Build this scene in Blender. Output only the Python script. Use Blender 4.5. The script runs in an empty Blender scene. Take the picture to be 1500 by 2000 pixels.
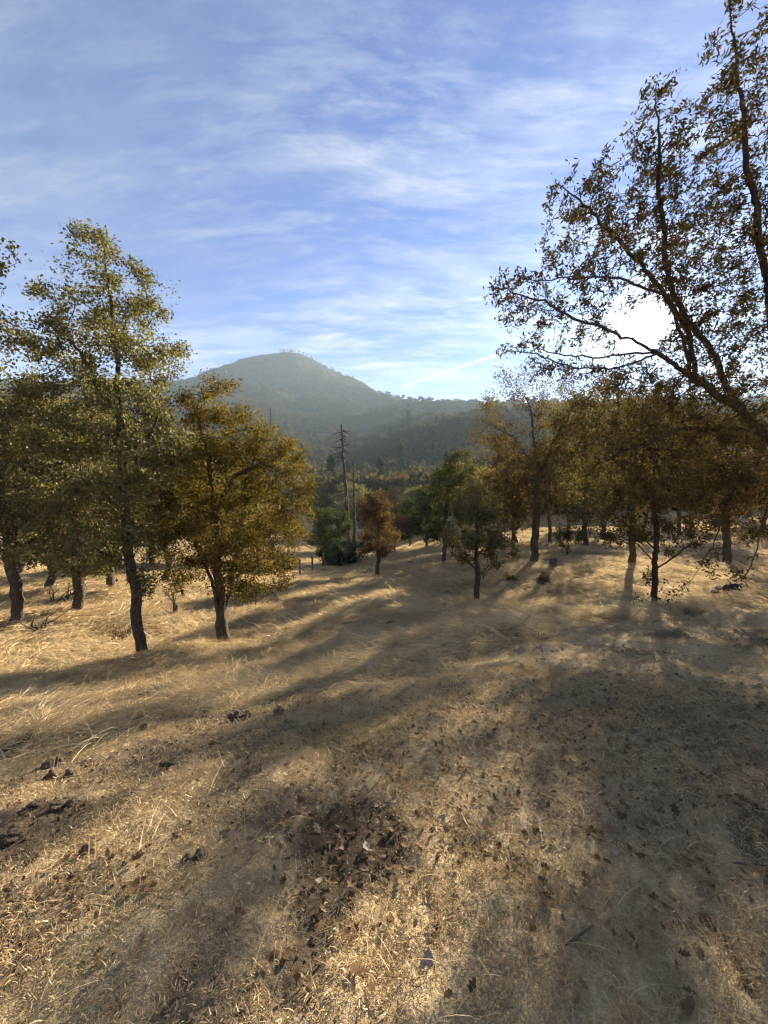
import bpy, math, random, time
import numpy as np
from mathutils import Vector, Matrix
T0 = time.time()
random.seed(7)
RNG = np.random.default_rng(7)
sc = bpy.context.scene
COL = sc.collection

# ------------------------------------------------------------------ camera
F = 760.0                                   # focal length in photo pixels (photo 1500 x 2000)
PITCH = math.atan(50.0 / F)
EYE = np.array([0.0, 0.0, 1.6])
cam_d = bpy.data.cameras.new("camera")
cam_d.sensor_fit = 'HORIZONTAL'; cam_d.sensor_width = 36.0
cam_d.lens = F / 1500.0 * 36.0
cam_d.clip_start = 0.05; cam_d.clip_end = 8000.0
cam = bpy.data.objects.new("camera", cam_d); COL.objects.link(cam)
cam.location = EYE; cam.rotation_euler = (math.pi / 2 - PITCH, 0, 0)
sc.camera = cam

def P(u, v, Y):
    """photo pixel + distance ahead (m) -> world point"""
    xc, yc = (u - 750.0) / F, (1000.0 - v) / F
    d = np.array([xc, math.cos(PITCH) + yc * math.sin(PITCH), -math.sin(PITCH) + yc * math.cos(PITCH)])
    return EYE + d * (Y / d[1])

# ------------------------------------------------------------------ world, sun, exposure
SUN_DIR = P(1262, 636, 1.0) - EYE
SUN_DIR = SUN_DIR / np.linalg.norm(SUN_DIR)
SUN_EL = math.asin(SUN_DIR[2]); SUN_AZ = math.atan2(SUN_DIR[0], SUN_DIR[1])
SUN_STRENGTH = 5.0
SKY_STRENGTH = 0.05
sc.view_settings.view_transform = 'Standard'; sc.view_settings.look = 'None'
sc.view_settings.gamma = 1.0; sc.view_settings.use_curve_mapping = False
sc.view_settings.exposure = 2.28

sun_d = bpy.data.lights.new("sun", 'SUN'); sun_d.energy = SUN_STRENGTH
sun_d.angle = math.radians(0.53); sun_d.color = (1.0, 0.87, 0.68)
sun = bpy.data.objects.new("sun", sun_d); COL.objects.link(sun)
sun.rotation_euler = Vector(SUN_DIR).to_track_quat('Z', 'Y').to_euler()
sun.location = (40, 60, 60)

class NT:
    """small helper for writing node trees"""
    def __init__(s, tree): s.t = tree; s.n = tree.nodes; s.l = tree.links
    def new(s, typ, **kw):
        nd = s.n.new(typ)
        for k, v in kw.items(): setattr(nd, k, v)
        return nd
    def put(s, sock, val):
        if hasattr(val, 'is_output') or isinstance(val, bpy.types.NodeSocket): s.l.new(val, sock)
        elif val is not None: sock.default_value = val
    def math(s, op, a, b=None, c=None, clamp=False):
        nd = s.new('ShaderNodeMath', operation=op, use_clamp=clamp)
        for i, x in enumerate((a, b, c)):
            if x is not None: s.put(nd.inputs[i], x)
        return nd.outputs[0]
    def vmath(s, op, a, b=None):
        nd = s.new('ShaderNodeVectorMath', operation=op)
        s.put(nd.inputs[0], a)
        if b is not None: s.put(nd.inputs[1], b)
        return nd.outputs['Value'] if op in ('DOT_PRODUCT', 'LENGTH') else nd.outputs[0]
    def noise(s, vec, scale, detail=4, rough=0.55, dist=0.0, ntype=None):
        nd = s.new('ShaderNodeTexNoise')
        if vec is not None: s.l.new(vec, nd.inputs['Vector'])
        nd.inputs['Scale'].default_value = scale; nd.inputs['Detail'].default_value = detail
        nd.inputs['Roughness'].default_value = rough; nd.inputs['Distortion'].default_value = dist
        return nd.outputs['Fac']
    def ramp(s, fac, stops):
        nd = s.new('ShaderNodeValToRGB'); el = nd.color_ramp.elements
        while len(el) > 1: el.remove(el[-1])
        for i, (p, c) in enumerate(stops):
            e = el[0] if i == 0 else el.new(p)
            e.position = p
            e.color = (c if isinstance(c, (tuple, list)) else (c, c, c)) + ((1,) if not isinstance(c, (tuple, list)) or len(c) == 3 else ()) if isinstance(c, tuple) else (c, c, c, 1)
        s.l.new(fac, nd.inputs[0]); return nd.outputs[0]
    def mix(s, fac, a, b, mode='MIX'):
        nd = s.new('ShaderNodeMix', data_type='RGBA', blend_type=mode)
        s.put(nd.inputs[0], fac); s.put(nd.inputs[6], a); s.put(nd.inputs[7], b)
        return nd.outputs[2]
    def maprange(s, v, a, b, c, d, smooth=False):
        nd = s.new('ShaderNodeMapRange')
        if smooth: nd.interpolation_type = 'SMOOTHSTEP'
        s.put(nd.inputs[0], v)
        for i, x in enumerate((a, b, c, d)): nd.inputs[i + 1].default_value = x
        return nd.outputs[0]
    def mapping(s, vec, rot=(0, 0, 0), scale=(1, 1, 1), loc=(0, 0, 0)):
        nd = s.new('ShaderNodeMapping'); s.l.new(vec, nd.inputs[0])
        nd.inputs['Rotation'].default_value = rot; nd.inputs['Scale'].default_value = scale
        nd.inputs['Location'].default_value = loc
        return nd.outputs[0]

world = bpy.data.worlds.new("World"); sc.world = world; world.use_nodes = True
W = NT(world.node_tree); W.n.clear()
sky = W.new('ShaderNodeTexSky', sky_type='NISHITA', sun_disc=False)
sky.sun_elevation = SUN_EL; sky.sun_rotation = SUN_AZ
sky.altitude = 900; sky.air_density = 1.0; sky.dust_density = 0.35; sky.ozone_density = 2.5
tc = W.new('ShaderNodeTexCoord').outputs['Generated']
sep = W.new('ShaderNodeSeparateXYZ'); W.l.new(tc, sep.inputs[0])
zc = W.math('ADD', W.math('MAXIMUM', sep.outputs[2], 0.0), 0.10)
comb = W.new('ShaderNodeCombineXYZ')
W.l.new(W.math('DIVIDE', sep.outputs[0], zc), comb.inputs[0])
W.l.new(W.math('DIVIDE', sep.outputs[1], zc), comb.inputs[1])
flat = comb.outputs[0]                        # cloud deck seen in plan
warp = W.new('ShaderNodeTexNoise'); W.l.new(flat, warp.inputs['Vector']); warp.inputs['Scale'].default_value = 0.55; warp.inputs['Detail'].default_value = 2
wv = W.new('ShaderNodeVectorMath', operation='MULTIPLY_ADD'); W.l.new(warp.outputs['Color'], wv.inputs[0]); wv.inputs[1].default_value = (0.5, 0.5, 0); W.l.new(flat, wv.inputs[2])
wav = wv.outputs[0]
m1 = W.mapping(wav, rot=(0, 0, math.radians(14)), scale=(0.55, 1.7, 1))
m2 = W.mapping(wav, rot=(0, 0, math.radians(24)), scale=(1.3, 4.2, 1), loc=(3.1, 1.7, 0))
m3 = W.mapping(flat, rot=(0, 0, math.radians(-10)), scale=(0.30, 0.48, 1), loc=(5.2, 9.4, 0))
c1 = W.ramp(W.noise(m1, 1.7, 7, 0.66, 0.15), [(0.45, 0.0), (0.66, 1.0)])
c2 = W.ramp(W.noise(m2, 2.8, 6, 0.74, 0.2), [(0.46, 0.0), (0.66, 1.0)])
big = W.ramp(W.noise(m3, 1.5, 2, 0.5), [(0.36, 0.15), (0.60, 1.0)])
cl = W.math('MULTIPLY', W.math('ADD', W.math('MULTIPLY', c1, 0.62), W.math('MULTIPLY', c2, 0.42)), big)
low = W.maprange(sep.outputs[2], 0.02, 0.45, 0.42, 0.0, True)      # thin veil towards the horizon
cl = W.math('ADD', cl, W.math('MULTIPLY', low, W.math('ADD', W.math('MULTIPLY', c2, 0.7), 0.35)))
# contrail: band about a great circle between two directions
ca = P(772, 759, 1.0) - EYE; cb = P(985, 688, 1.0) - EYE
ca /= np.linalg.norm(ca); cb /= np.linalg.norm(cb)
cn = np.cross(ca, cb); cn /= np.linalg.norm(cn); ct = np.cross(cn, ca)
side = W.vmath('DOT_PRODUCT', tc, tuple(cn))
wob = W.math('MULTIPLY', W.math('SUBTRACT', W.noise(tc, 40, 1), 0.5), 0.005)
band = W.maprange(W.math('ABSOLUTE', W.math('ADD', side, wob)), 0.0008, 0.0055, 1.0, 0.0, True)
along = W.vmath('DOT_PRODUCT', tc, tuple(ct))
span = W.math('MULTIPLY', W.maprange(along, -0.01, 0.03, 0.0, 1.0, True), W.maprange(along, 0.30, 0.55, 1.0, 0.0, True))
front = W.maprange(W.vmath('DOT_PRODUCT', tc, tuple(ca)), 0.5, 0.7, 0, 1)
trail = W.math('MULTIPLY', W.math('MULTIPLY', band, span), W.math('MULTIPLY', front, 0.75))
cl = W.math('MAXIMUM', W.math('MINIMUM', cl, 0.80), trail)
sd = W.vmath('DOT_PRODUCT', tc, tuple(SUN_DIR))
ang = W.math('ARCCOSINE', W.math('MINIMUM', sd, 1.0))
def fall(k): return W.math('EXPONENT', W.math('MULTIPLY', ang, -1.0 / k))
cloud_b = W.math('ADD', 3.0, W.math('MULTIPLY', fall(0.45), 3.6))
cloud_c = W.vmath('SCALE', (0.90, 0.95, 1.0)); W.l.new(cloud_b, cloud_c.node.inputs['Scale'])
skyc = W.mix(cl, W.mix(1.0, sky.outputs[0], (0.25, 0.40, 0.74, 1), 'MULTIPLY'), cloud_c)
# the sun, drawn oversize, and a glow ring standing in for camera bloom
disc = W.math('MULTIPLY', W.maprange(ang, math.radians(0.8), math.radians(2.6), 1.0, 0.0, True), 60.0)
ring = W.math('ADD', W.math('MULTIPLY', fall(0.032), 20.0), W.math('MULTIPLY', fall(0.20), 0.8))
glow = W.vmath('SCALE', (1.0, 0.95, 0.84)); W.l.new(W.math('ADD', disc, ring), glow.node.inputs['Scale'])
final = W.vmath('ADD', skyc, glow)
bg = W.new('ShaderNodeBackground'); W.l.new(final, bg.inputs[0]); bg.inputs[1].default_value = SKY_STRENGTH
wo = W.new('ShaderNodeOutputWorld'); W.l.new(bg.outputs[0], wo.inputs[0])

cy = sc.cycles
cy.use_denoising = True
try: cy.denoiser = 'OPENIMAGEDENOISE'; cy.denoising_prefilter = 'ACCURATE'; cy.denoising_input_passes = 'RGB_ALBEDO_NORMAL'
except Exception: pass
cy.max_bounces = 4; cy.diffuse_bounces = 2; cy.glossy_bounces = 1; cy.transmission_bounces = 3
cy.volume_bounces = 1; cy.transparent_max_bounces = 6
cy.sample_clamp_indirect = 4.0; cy.caustics_reflective = False; cy.caustics_refractive = False
cy.use_adaptive_sampling = True; cy.adaptive_threshold = 0.018; cy.adaptive_min_samples = 20
world.cycles.sampling_method = 'NONE'
cy.use_light_tree = False
cy.pixel_filter_type = 'BLACKMAN_HARRIS'; cy.filter_width = 1.35

# ------------------------------------------------------------------ helpers
def vnoise(x, y, seed=0):
    xi = np.floor(x).astype(np.int64); yi = np.floor(y).astype(np.int64)
    fx = x - xi; fy = y - yi
    fx = fx * fx * (3 - 2 * fx); fy = fy * fy * (3 - 2 * fy)
    def h(a, b):
        n = (a * 374761393 + b * 668265263 + seed * 974634777) & 0x7fffffff
        n = ((n ^ (n >> 13)) * 1274126177) & 0x7fffffff
        return ((n ^ (n >> 16)) & 0xffff) / 65535.0
    a, b, c, d = h(xi, yi), h(xi + 1, yi), h(xi, yi + 1), h(xi + 1, yi + 1)
    return (a * (1 - fx) + b * fx) * (1 - fy) + (c * (1 - fx) + d * fx) * fy
def fbm(x, y, octv=4, seed=0, gain=0.5):
    s = np.zeros_like(x, dtype=float); a = 1.0; t = 0.0
    for i in range(octv):
        s += a * vnoise(x * 2 ** i + 17.3 * i, y * 2 ** i - 9.1 * i, seed + i); t += a; a *= gain
    return s / t
def sstep(a, b, x):
    t = np.clip((x - a) / (b - a), 0, 1); return t * t * (3 - 2 * t)

def mesh_np(name, verts, faces, mats=None, smooth=False, attrs=None, mat_idx=None):
    """faces: list of (k, n) int arrays"""
    me = bpy.data.meshes.new(name)
    verts = np.asarray(verts, dtype=np.float32)
    me.vertices.add(len(verts)); me.vertices.foreach_set('co', verts.ravel())
    faces = [np.asarray(f, dtype=np.int32) for f in faces if len(f)]
    tot = sum(f.size for f in faces); nf = sum(len(f) for f in faces)
    if nf:
        me.loops.add(tot); me.polygons.add(nf)
        me.loops.foreach_set('vertex_index', np.concatenate([f.ravel() for f in faces]))
        cnt = np.concatenate([np.full(len(f), f.shape[1], np.int32) for f in faces])
        st = np.zeros(nf, np.int32); st[1:] = np.cumsum(cnt)[:-1]
        me.polygons.foreach_set('loop_start', st); me.polygons.foreach_set('loop_total', cnt)
        if smooth: me.polygons.foreach_set('use_smooth', np.ones(nf, bool))
    for k, a in (attrs or {}).items():
        at = me.attributes.new(k, 'FLOAT', 'POINT'); at.data.foreach_set('value', np.asarray(a, np.float32))
    for m in (mats or []): me.materials.append(m)
    me.update(calc_edges=True); me.validate()
    return me
def link(name, me, parent=None, loc=None, rot=None, scale=None):
    o = bpy.data.objects.new(name, me); COL.objects.link(o)
    if parent is not None: o.parent = parent
    if loc is not None: o.location = tuple(float(a) for a in loc)
    if rot is not None: o.rotation_euler = rot
    if scale is not None: o.scale = (scale,) * 3 if not hasattr(scale, '__len__') else scale
    return o
def tag(o, label=None, cat=None, group=None, kind=None):
    if label: o['label'] = label
    if cat: o['category'] = cat
    if group: o['group'] = group
    if kind: o['kind'] = kind
    return o
def empty(name, loc):
    return link(name, None, None, loc)
def copy_tree(o, parent=None):
    c = o.copy(); COL.objects.link(c)
    if parent is not None: c.parent = parent
    for ch in list(o.children): copy_tree(ch, c)
    return c

# ------------------------------------------------------------------ terrain height
CT = [(0, 0, 0), (0, 1.2, 0), (0.9, 1.3, 0.02), (-1.2, 1.3, -0.05), (0, 3.0, -0.18), (3, 3, 0.0), (-3, 3.4, -0.72), (0, 5.5, -0.93),
      (0, 10, -1.72), (0, 16, -2.75), (5, 5, -0.30), (6.2, 9, -1.36), (-5, 8, -2.08), (-3.94, 9.5, -2.38), (-2, 5, -1.08), (-8, 4, -1.5),
      (34, 40, -2.6), (20, 26, -2.15), (13.4, 26, -2.5), (6.9, 18, -2.07), (3.0, 12.7, -2.2), (-0.4, 23, -3.75), (-4.6, 32, -5.0),
      (-10, 22, -3.7), (-16, 30, -4.6), (-10.3, 11, -2.3), (-8.9, 12, -2.45), (-20, 14, -2.9), (10, 45, -4.0), (0, 50, -6.6), (-9, 52, -6.8), (25, 60, -3.6),
      (-30, 50, -4.0), (10, 12, -1.45), (14, 15, -1.4), (10, 5, 0.1), (20, 10, 0.0), (40, 20, 0.5), (0, -5, 0.5), (-10, -8, 0), (10, -8, 1.2), (0, -25, 2.5), (-40, 10, -2.5),
      (30, -20, 3), (-30, -20, 0.5), (60, 40, 0), (-60, 40, -2), (0, 75, -6.2), (-45, 75, -1), (45, 75, -2), (-13, 70, -5.0)]
CT = np.array(CT, float)
def tps_k(d2): return 0.5 * d2 * np.log(d2 + 1e-9)
def tps_fit(C, lam=0.02):
    n = len(C); d2 = ((C[:, None, :2] - C[None, :, :2]) ** 2).sum(-1)
    A = np.zeros((n + 3, n + 3)); A[:n, :n] = tps_k(d2) + lam * np.eye(n)
    A[:n, n] = 1; A[:n, n + 1:] = C[:, :2]; A[n, :n] = 1; A[n + 1:, :n] = C[:, :2].T
    b = np.zeros(n + 3); b[:n] = C[:, 2]
    return np.linalg.solve(A, b)
TW = tps_fit(CT)
def z_near(x, y):
    z = TW[-3] + TW[-2] * x + TW[-1] * y
    for i in range(len(CT)): z = z + TW[i] * tps_k((x - CT[i, 0]) ** 2 + (y - CT[i, 1]) ** 2)
    return z
# far relief: for every bearing, image heights of the ground at several distances
UU = [-600, -200, 0, 100, 250, 350, 400, 450, 500, 560, 600, 650, 700, 750, 800, 870, 930, 1000, 1100, 1300, 1500, 1900, 2300]
FARV = {
  70:  [985, 985, 985, 985, 988, 990, 990, 992, 1000, 1015, 1024, 1025, 1022, 1020, 1018, 1012, 1008, 1004, 1000, 995, 992, 985, 980],
  115: [950, 950, 950, 950, 955, 960, 965, 968, 972, 980, 985, 990, 990, 988, 985, 980, 975, 970, 960, 950, 945, 940, 940],
  190: [880, 880, 880, 880, 885, 890, 900, 905, 910, 918, 930, 940, 940, 935, 925, 915, 905, 900, 890, 880, 880, 880, 880],
  300: [810, 810, 810, 812, 820, 835, 838, 838, 845, 858, 880, 890, 882, 868, 850, 832, 822, 818, 816, 815, 815, 820, 830],
  430: [815, 815, 815, 815, 820, 820, 818, 815, 820, 835, 850, 852, 848, 842, 836, 830, 826, 824, 820, 818, 815, 820, 830],
  650: [775, 775, 775, 772, 768, 765, 765, 762, 770, 782, 795, 798, 795, 792, 795, 800, 803, 803, 802, 800, 795, 800, 810],
  950: [760, 760, 760, 760, 760, 758, 744, 724, 710, 696, 699, 722, 750, 780, 794, 799, 802, 803, 803, 795, 792, 795, 805],
  1500: [820] * 23,
  3000: [880] * 23,
}
FK = sorted(FARV); FZ = {k: 1.6 + (950.0 - np.array(FARV[k], float)) / F * k for k in FK}
def z_far(x, y):
    th = np.arctan2(x, np.abs(y) * np.sign(y) + 0.0)
    thc = np.clip(th, -1.05, 1.05)
    u = 750 + F * np.tan(thc)
    r = np.hypot(x, y); Y = r * np.maximum(np.cos(th), 0.5)
    u = u + (fbm(x / 120.0, y / 120.0, 3, 31) - 0.5) * 60 * sstep(120, 500, Y)
    cols = [np.interp(u, UU, FZ[k]) for k in FK]
    # smooth interpolation in bearing
    cols = [0.5 * c + 0.25 * np.interp(u - 28, UU, FZ[k]) + 0.25 * np.interp(u + 28, UU, FZ[k]) for c, k in zip(cols, FK)]
    lk = np.log(np.array(FK, float)); ly = np.log(np.maximum(Y, 1.0))
    z = cols[0].copy()
    for i in range(len(FK) - 1):
        t = np.clip((ly - lk[i]) / (lk[i + 1] - lk[i]), 0, 1)
        ts = 0.5 * t + 0.5 * t * t * (3 - 2 * t)
        z = np.where(ly >= lk[i], cols[i] * (1 - ts) + cols[i + 1] * ts, z)
    amp = sstep(90, 700, Y)
    rid = 1 - np.abs(2 * fbm(x / 90.0, y / 90.0, 5, 5) - 1)
    z = z + (rid - 0.72) * 38 * amp * (1 - 0.55 * sstep(800, 950, Y) * (1 - sstep(950, 1100, Y))) + (fbm(x / 22.0, y / 22.0, 3, 9) - .5) * 3.0 * sstep(70, 200, Y)
    return z
def zfun(x, y, fine=True):
    x = np.asarray(x, float); y = np.asarray(y, float)
    r = np.hypot(x, y)
    zn = z_near(np.clip(x, -75, 75), np.clip(y, -40, 80))
    zf = z_far(x, y)
    w = sstep(45, 85, r)
    z = zn * (1 - w) + zf * w
    if fine:
        a = sstep(2.0, 7.0, r)
        z = z + (fbm(x * 0.5, y * 0.5, 3, 3) - 0.5) * (0.05 + 0.42 * a)
        z = z + (fbm(x * 1.9, y * 1.9, 4, 11) - 0.5) * (0.07 + 0.20 * a)
        z = z + (fbm(x * 9, y * 9, 3, 21) - 0.5) * 0.028 * (1 - sstep(8, 20, r))
    return z
def zat(x, y): return float(zfun(np.array([x]), np.array([y]))[0])
def on_ground(u, v, Y0):
    """world ground point under pixel u at distance Y0"""
    p = P(u, v, Y0); return np.array([p[0], p[1], zat(p[0], p[1])])
def hit(u, v):
    """ground point seen at a photo pixel (first crossing)"""
    d = P(u, v, 1.0) - EYE
    Y = np.geomspace(0.8, 90, 1500)
    z = EYE[2] + d[2] * Y; g = zfun(d[0] * Y, Y)
    k = np.argmax(z < g)
    if not (z < g).any(): k = len(Y) - 1
    return np.array([d[0] * Y[k], Y[k], g[k]])

# bare, trampled soil, matted litter, and shade painted in at right: shapes laid on the ground in metres
def ell(x, y, cx, cy, rx, ry, rot=0.0, soft=0.6):
    c, s = math.cos(rot), math.sin(rot)
    dx, dy = x - cx, y - cy
    q = np.sqrt(((dx * c + dy * s) / rx) ** 2 + ((-dx * s + dy * c) / ry) ** 2)
    q = q + (fbm(x * 4, y * 4, 3, 71) - 0.5) * 0.8
    return 1 - sstep(1 - soft * .5, 1 + soft * .5, q)
HC = {k: hit(*k) for k in [(690, 1640), (640, 1760), (590, 1890), (200, 1500), (60, 1620), (90, 1720), (470, 1405), (1300, 1420), (1200, 1480), (380, 1470), (560, 1385), (1290, 1600), (30,1780)]}
def soil_shade_map(x, y):
    s = np.zeros_like(x)
    def put(key, rx, ry, rot=0, k=1.0):
        nonlocal s; c = HC[key]; s = np.maximum(s, k * ell(x, y, c[0], c[1], rx, ry, rot))
    put((690, 1640), 0.26, 0.24, 0, 1.0); put((640, 1760), 0.11, 0.24, -0.2, 0.9); put((590, 1890), 0.08, 0.11, 0, .9)
    put((200, 1500), 0.9, 0.35, 0.25, 0.8); put((60, 1620), 0.45, 0.3, 0.3, 0.9); put((30, 1780), 0.35, 0.2, 0, 0.5)
    put((470, 1405), 0.5, 0.25, 0.2, 0.7); put((560, 1385), .4, .2, 0, .6); put((380, 1470), 0.9, 0.3, 0.2, 0.6)
    put((1300, 1420), 1.6, 0.9, 0, 0.42); put((1200, 1480), 1.3, 0.6, -.2, 0.38); put((1290, 1600), .5, .2, 0, .35)  # weaker ovals paint the right-hand shade and leaf cover into the ground colour
    s = np.maximum(s, 0.60 * sstep(0.53, 0.70, fbm(x * 1.3, y * 1.3, 4, 41)))
    return np.clip(s, 0, 1)
def tall_map(x, y):
    """1 where the long lodged grass grows"""
    lim = np.interp(x, [-9, -4, -2.6, -1.2, 0, 1.5, 3.0, 6, 12], [2.4, 3.0, 3.5, 3.9, 4.2, 5.2, 6.6, 7.6, 8.5])
    q = y - lim + (fbm(x * 0.9, y * 0.9, 3, 51) - 0.5) * 2.0
    return sstep(-0.35, 0.9, q)

# ------------------------------------------------------------------ materials
def mat(name):
    m = bpy.data.materials.new(name); m.use_nodes = True
    t = NT(m.node_tree); t.n.clear()
    out = t.new('ShaderNodeOutputMaterial')
    return m, t, out
def bump(t, h, strength, dist=0.02):
    b = t.new('ShaderNodeBump'); b.inputs['Strength'].default_value = strength; b.inputs['Distance'].default_value = dist
    t.l.new(h, b.inputs['Height']); return b.outputs[0]
def principled(t, out, col, rough=0.9, normal=None, spec=0.2):
    b = t.new('ShaderNodeBsdfPrincipled'); t.put(b.inputs['Base Color'], col); t.put(b.inputs['Roughness'], rough)
    b.inputs['Specular IOR Level'].default_value = spec
    if normal is not None: t.l.new(normal, b.inputs['Normal'])
    t.l.new(b.outputs[0], out.inputs[0]); return b

def leaf_mat(name, stops, transl=0.4, gloss=0.10, rough=0.38, tboost=1.15):
    m, t, out = mat(name)
    at = t.new('ShaderNodeAttribute', attribute_name='rnd').outputs['Fac']
    oi = t.new('ShaderNodeObjectInfo').outputs['Random']
    fac = t.math('FRACT', t.math('ADD', at, t.math('MULTIPLY', oi, 0.0)))
    col = t.ramp(fac, stops)
    nz = t.noise(t.new('ShaderNodeTexCoord').outputs['Object'], 0.9, 3)
    hsv = t.new('ShaderNodeHueSaturation'); t.l.new(col, hsv.inputs['Color'])
    t.l.new(t.maprange(nz, 0.3, 0.7, 0.75, 1.25), hsv.inputs['Value'])
    t.l.new(t.maprange(oi, 0, 1, 0.485, 0.515), hsv.inputs['Hue'])
    col = hsv.outputs[0]
    d = t.new('ShaderNodeBsdfDiffuse'); t.l.new(col, d.inputs[0])
    tr = t.new('ShaderNodeBsdfTranslucent'); tcx = t.mix(1.0, col, (tboost * 1.0, tboost, tboost * 0.6, 1), 'MULTIPLY'); t.l.new(tcx, tr.inputs[0])
    g = t.new('ShaderNodeBsdfGlossy'); g.inputs['Roughness'].default_value = rough; g.inputs[0].default_value = (0.9, 0.92, 0.95, 1)
    mx = t.new('ShaderNodeMixShader'); mx.inputs[0].default_value = transl; t.l.new(d.outputs[0], mx.inputs[1]); t.l.new(tr.outputs[0], mx.inputs[2])
    if gloss < 0.07:
        t.l.new(mx.outputs[0], out.inputs[0]); return m
    m2 = t.new('ShaderNodeMixShader'); m2.inputs[0].default_value = 0.035; g.inputs['Roughness'].default_value = 0.6; t.l.new(mx.outputs[0], m2.inputs[1]); t.l.new(g.outputs[0], m2.inputs[2])
    t.l.new(m2.outputs[0], out.inputs[0]); return m
G1 = (0.085, 0.085, 0.026); G2 = (0.145, 0.130, 0.042); G3 = (0.20, 0.16, 0.05)
M_OLIVE = leaf_mat('leaf_olive', [(0, G1), (0.45, G2), (0.8, G3), (1, (0.22, 0.16, 0.05))], 0.42, 0.08, 0.5)
M_GOLD = leaf_mat('leaf_gold', [(0, (0.085, 0.073, 0.020)), (0.4, (0.14, 0.117, 0.030)), (0.75, (0.19, 0.152, 0.036)), (1, (0.16, 0.10, 0.028))], 0.40, 0.05, 0.55)
M_BROWN = leaf_mat('leaf_brown', [(0, (0.06, 0.048, 0.024)), (0.4, (0.10, 0.070, 0.034)), (0.75, (0.14, 0.085, 0.038)), (1, (0.09, 0.085, 0.03))], 0.14, 0.06, 0.5)
M_RED = leaf_mat('leaf_red', [(0, (0.08, 0.046, 0.028)), (0.5, (0.125, 0.070, 0.038)), (1, (0.17, 0.095, 0.042))], 0.32, 0.06)
M_ORANGE = leaf_mat('leaf_orange', [(0, (0.075, 0.060, 0.028)), (0.35, (0.115, 0.082, 0.036)), (0.7, (0.16, 0.102, 0.040)), (1, (0.09, 0.08, 0.032))], 0.36, 0.05, 0.55)
M_EVER = leaf_mat('leaf_evergreen', [(0, (0.04, 0.055, 0.02)), (0.6, (0.07, 0.08, 0.028)), (1, (0.11, 0.095, 0.03))], 0.30, 0.05)
M_BLUEGREEN = leaf_mat('leaf_bluegreen', [(0, (0.035, 0.055, 0.030)), (1, (0.07, 0.09, 0.05))], 0.25, 0.05)
M_NEEDLE = leaf_mat('needle', [(0, (0.03, 0.045, 0.022)), (1, (0.06, 0.075, 0.03))], 0.2, 0.06)
M_CHAP = leaf_mat('far_foliage', [(0, (0.035, 0.040, 0.022)), (0.5, (0.060, 0.058, 0.028)), (0.85, (0.10, 0.078, 0.036)), (1, (0.14, 0.09, 0.042))], 0.3, 0.0)

def bark_mat(name, a, b, sc_=14.0):
    m, t, out = mat(name)
    co = t.new('ShaderNodeTexCoord').outputs['Object']
    mp = t.mapping(co, scale=(1, 1, 0.28))
    vo = t.new('ShaderNodeTexVoronoi', feature='DISTANCE_TO_EDGE'); t.l.new(mp, vo.inputs['Vector']); vo.inputs['Scale'].default_value = sc_ * 1.6
    n = t.noise(mp, sc_, 6, 0.65); n2 = t.noise(co, 2.2, 4, 0.6)
    col = t.mix(t.ramp(n, [(0.3, 0.0), (0.7, 1.0)]), a + (1,), b + (1,))
    lich = t.mix(t.ramp(n2, [(0.55, 0.0), (0.68, 0.35)]), col, (0.22, 0.21, 0.17, 1))
    h = t.math('ADD', t.math('MINIMUM', t.math('MULTIPLY', vo.outputs[0], 4.0), 1.0), t.math('MULTIPLY', n, 0.8))
    principled(t, out, lich, 0.92, bump(t, h, 0.8, 0.03), 0.15); return m
M_BARK = bark_mat('bark_oak', (0.055, 0.042, 0.030), (0.14, 0.105, 0.075))
M_BARKD = bark_mat('bark_dark', (0.040, 0.030, 0.024), (0.10, 0.075, 0.058))
M_DEAD = bark_mat('dead_wood', (0.07, 0.055, 0.045), (0.19, 0.155, 0.125), 9.0)
M_SNAG = bark_mat('burnt_wood', (0.035, 0.028, 0.025), (0.12, 0.085, 0.065), 5.0)

def grass_mat(name, c0, c1, c2, transl=0.38):
    m, t, out = mat(name)
    at = t.new('ShaderNodeAttribute', attribute_name='rnd').outputs['Fac']
    oi = t.new('ShaderNodeObjectInfo').outputs['Random']
    f = t.math('FRACT', t.math('ADD', t.math('MULTIPLY', at, 0.65), t.math('MULTIPLY', oi, 0.35)))
    col = t.ramp(f, [(0.0, c0), (0.5, c1), (1.0, c2)])
    wp = t.new('ShaderNodeNewGeometry').outputs['Position']
    pat = t.noise(wp, 0.8, 4, 0.65); pat2 = t.noise(wp, 4.5, 3, 0.6)
    col = t.mix(t.ramp(pat, [(0.42, 0.0), (0.62, 0.45)]), col, t.mix(1.0, col, (0.66, 0.60, 0.54, 1), 'MULTIPLY'))
    col = t.mix(t.ramp(pat2, [(0.45, 0.0), (0.68, 0.45)]), col, t.mix(1.0, col, (0.62, 0.56, 0.50, 1), 'MULTIPLY'))
    d = t.new('ShaderNodeBsdfDiffuse'); t.l.new(col, d.inputs[0])
    tr = t.new('ShaderNodeBsdfTranslucent'); t.l.new(col, tr.inputs[0])
    g = t.new('ShaderNodeBsdfGlossy'); g.inputs['Roughness'].default_value = 0.45; g.inputs[0].default_value = (0.8, 0.75, 0.6, 1)
    mx = t.new('ShaderNodeMixShader'); mx.inputs[0].default_value = transl; t.l.new(d.outputs[0], mx.inputs[1]); t.l.new(tr.outputs[0], mx.inputs[2])
    m2 = t.new('ShaderNodeMixShader'); m2.inputs[0].default_value = 0.05; t.l.new(mx.outputs[0], m2.inputs[1]); t.l.new(g.outputs[0], m2.inputs[2])
    t.l.new(m2.outputs[0], out.inputs[0]); return m
M_STRAW = grass_mat('straw', (0.40, 0.29, 0.145), (0.60, 0.46, 0.255), (0.78, 0.64, 0.40))
M_STUB = grass_mat('stubble', (0.32, 0.23, 0.115), (0.50, 0.37, 0.19), (0.66, 0.51, 0.29), 0.3)
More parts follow.
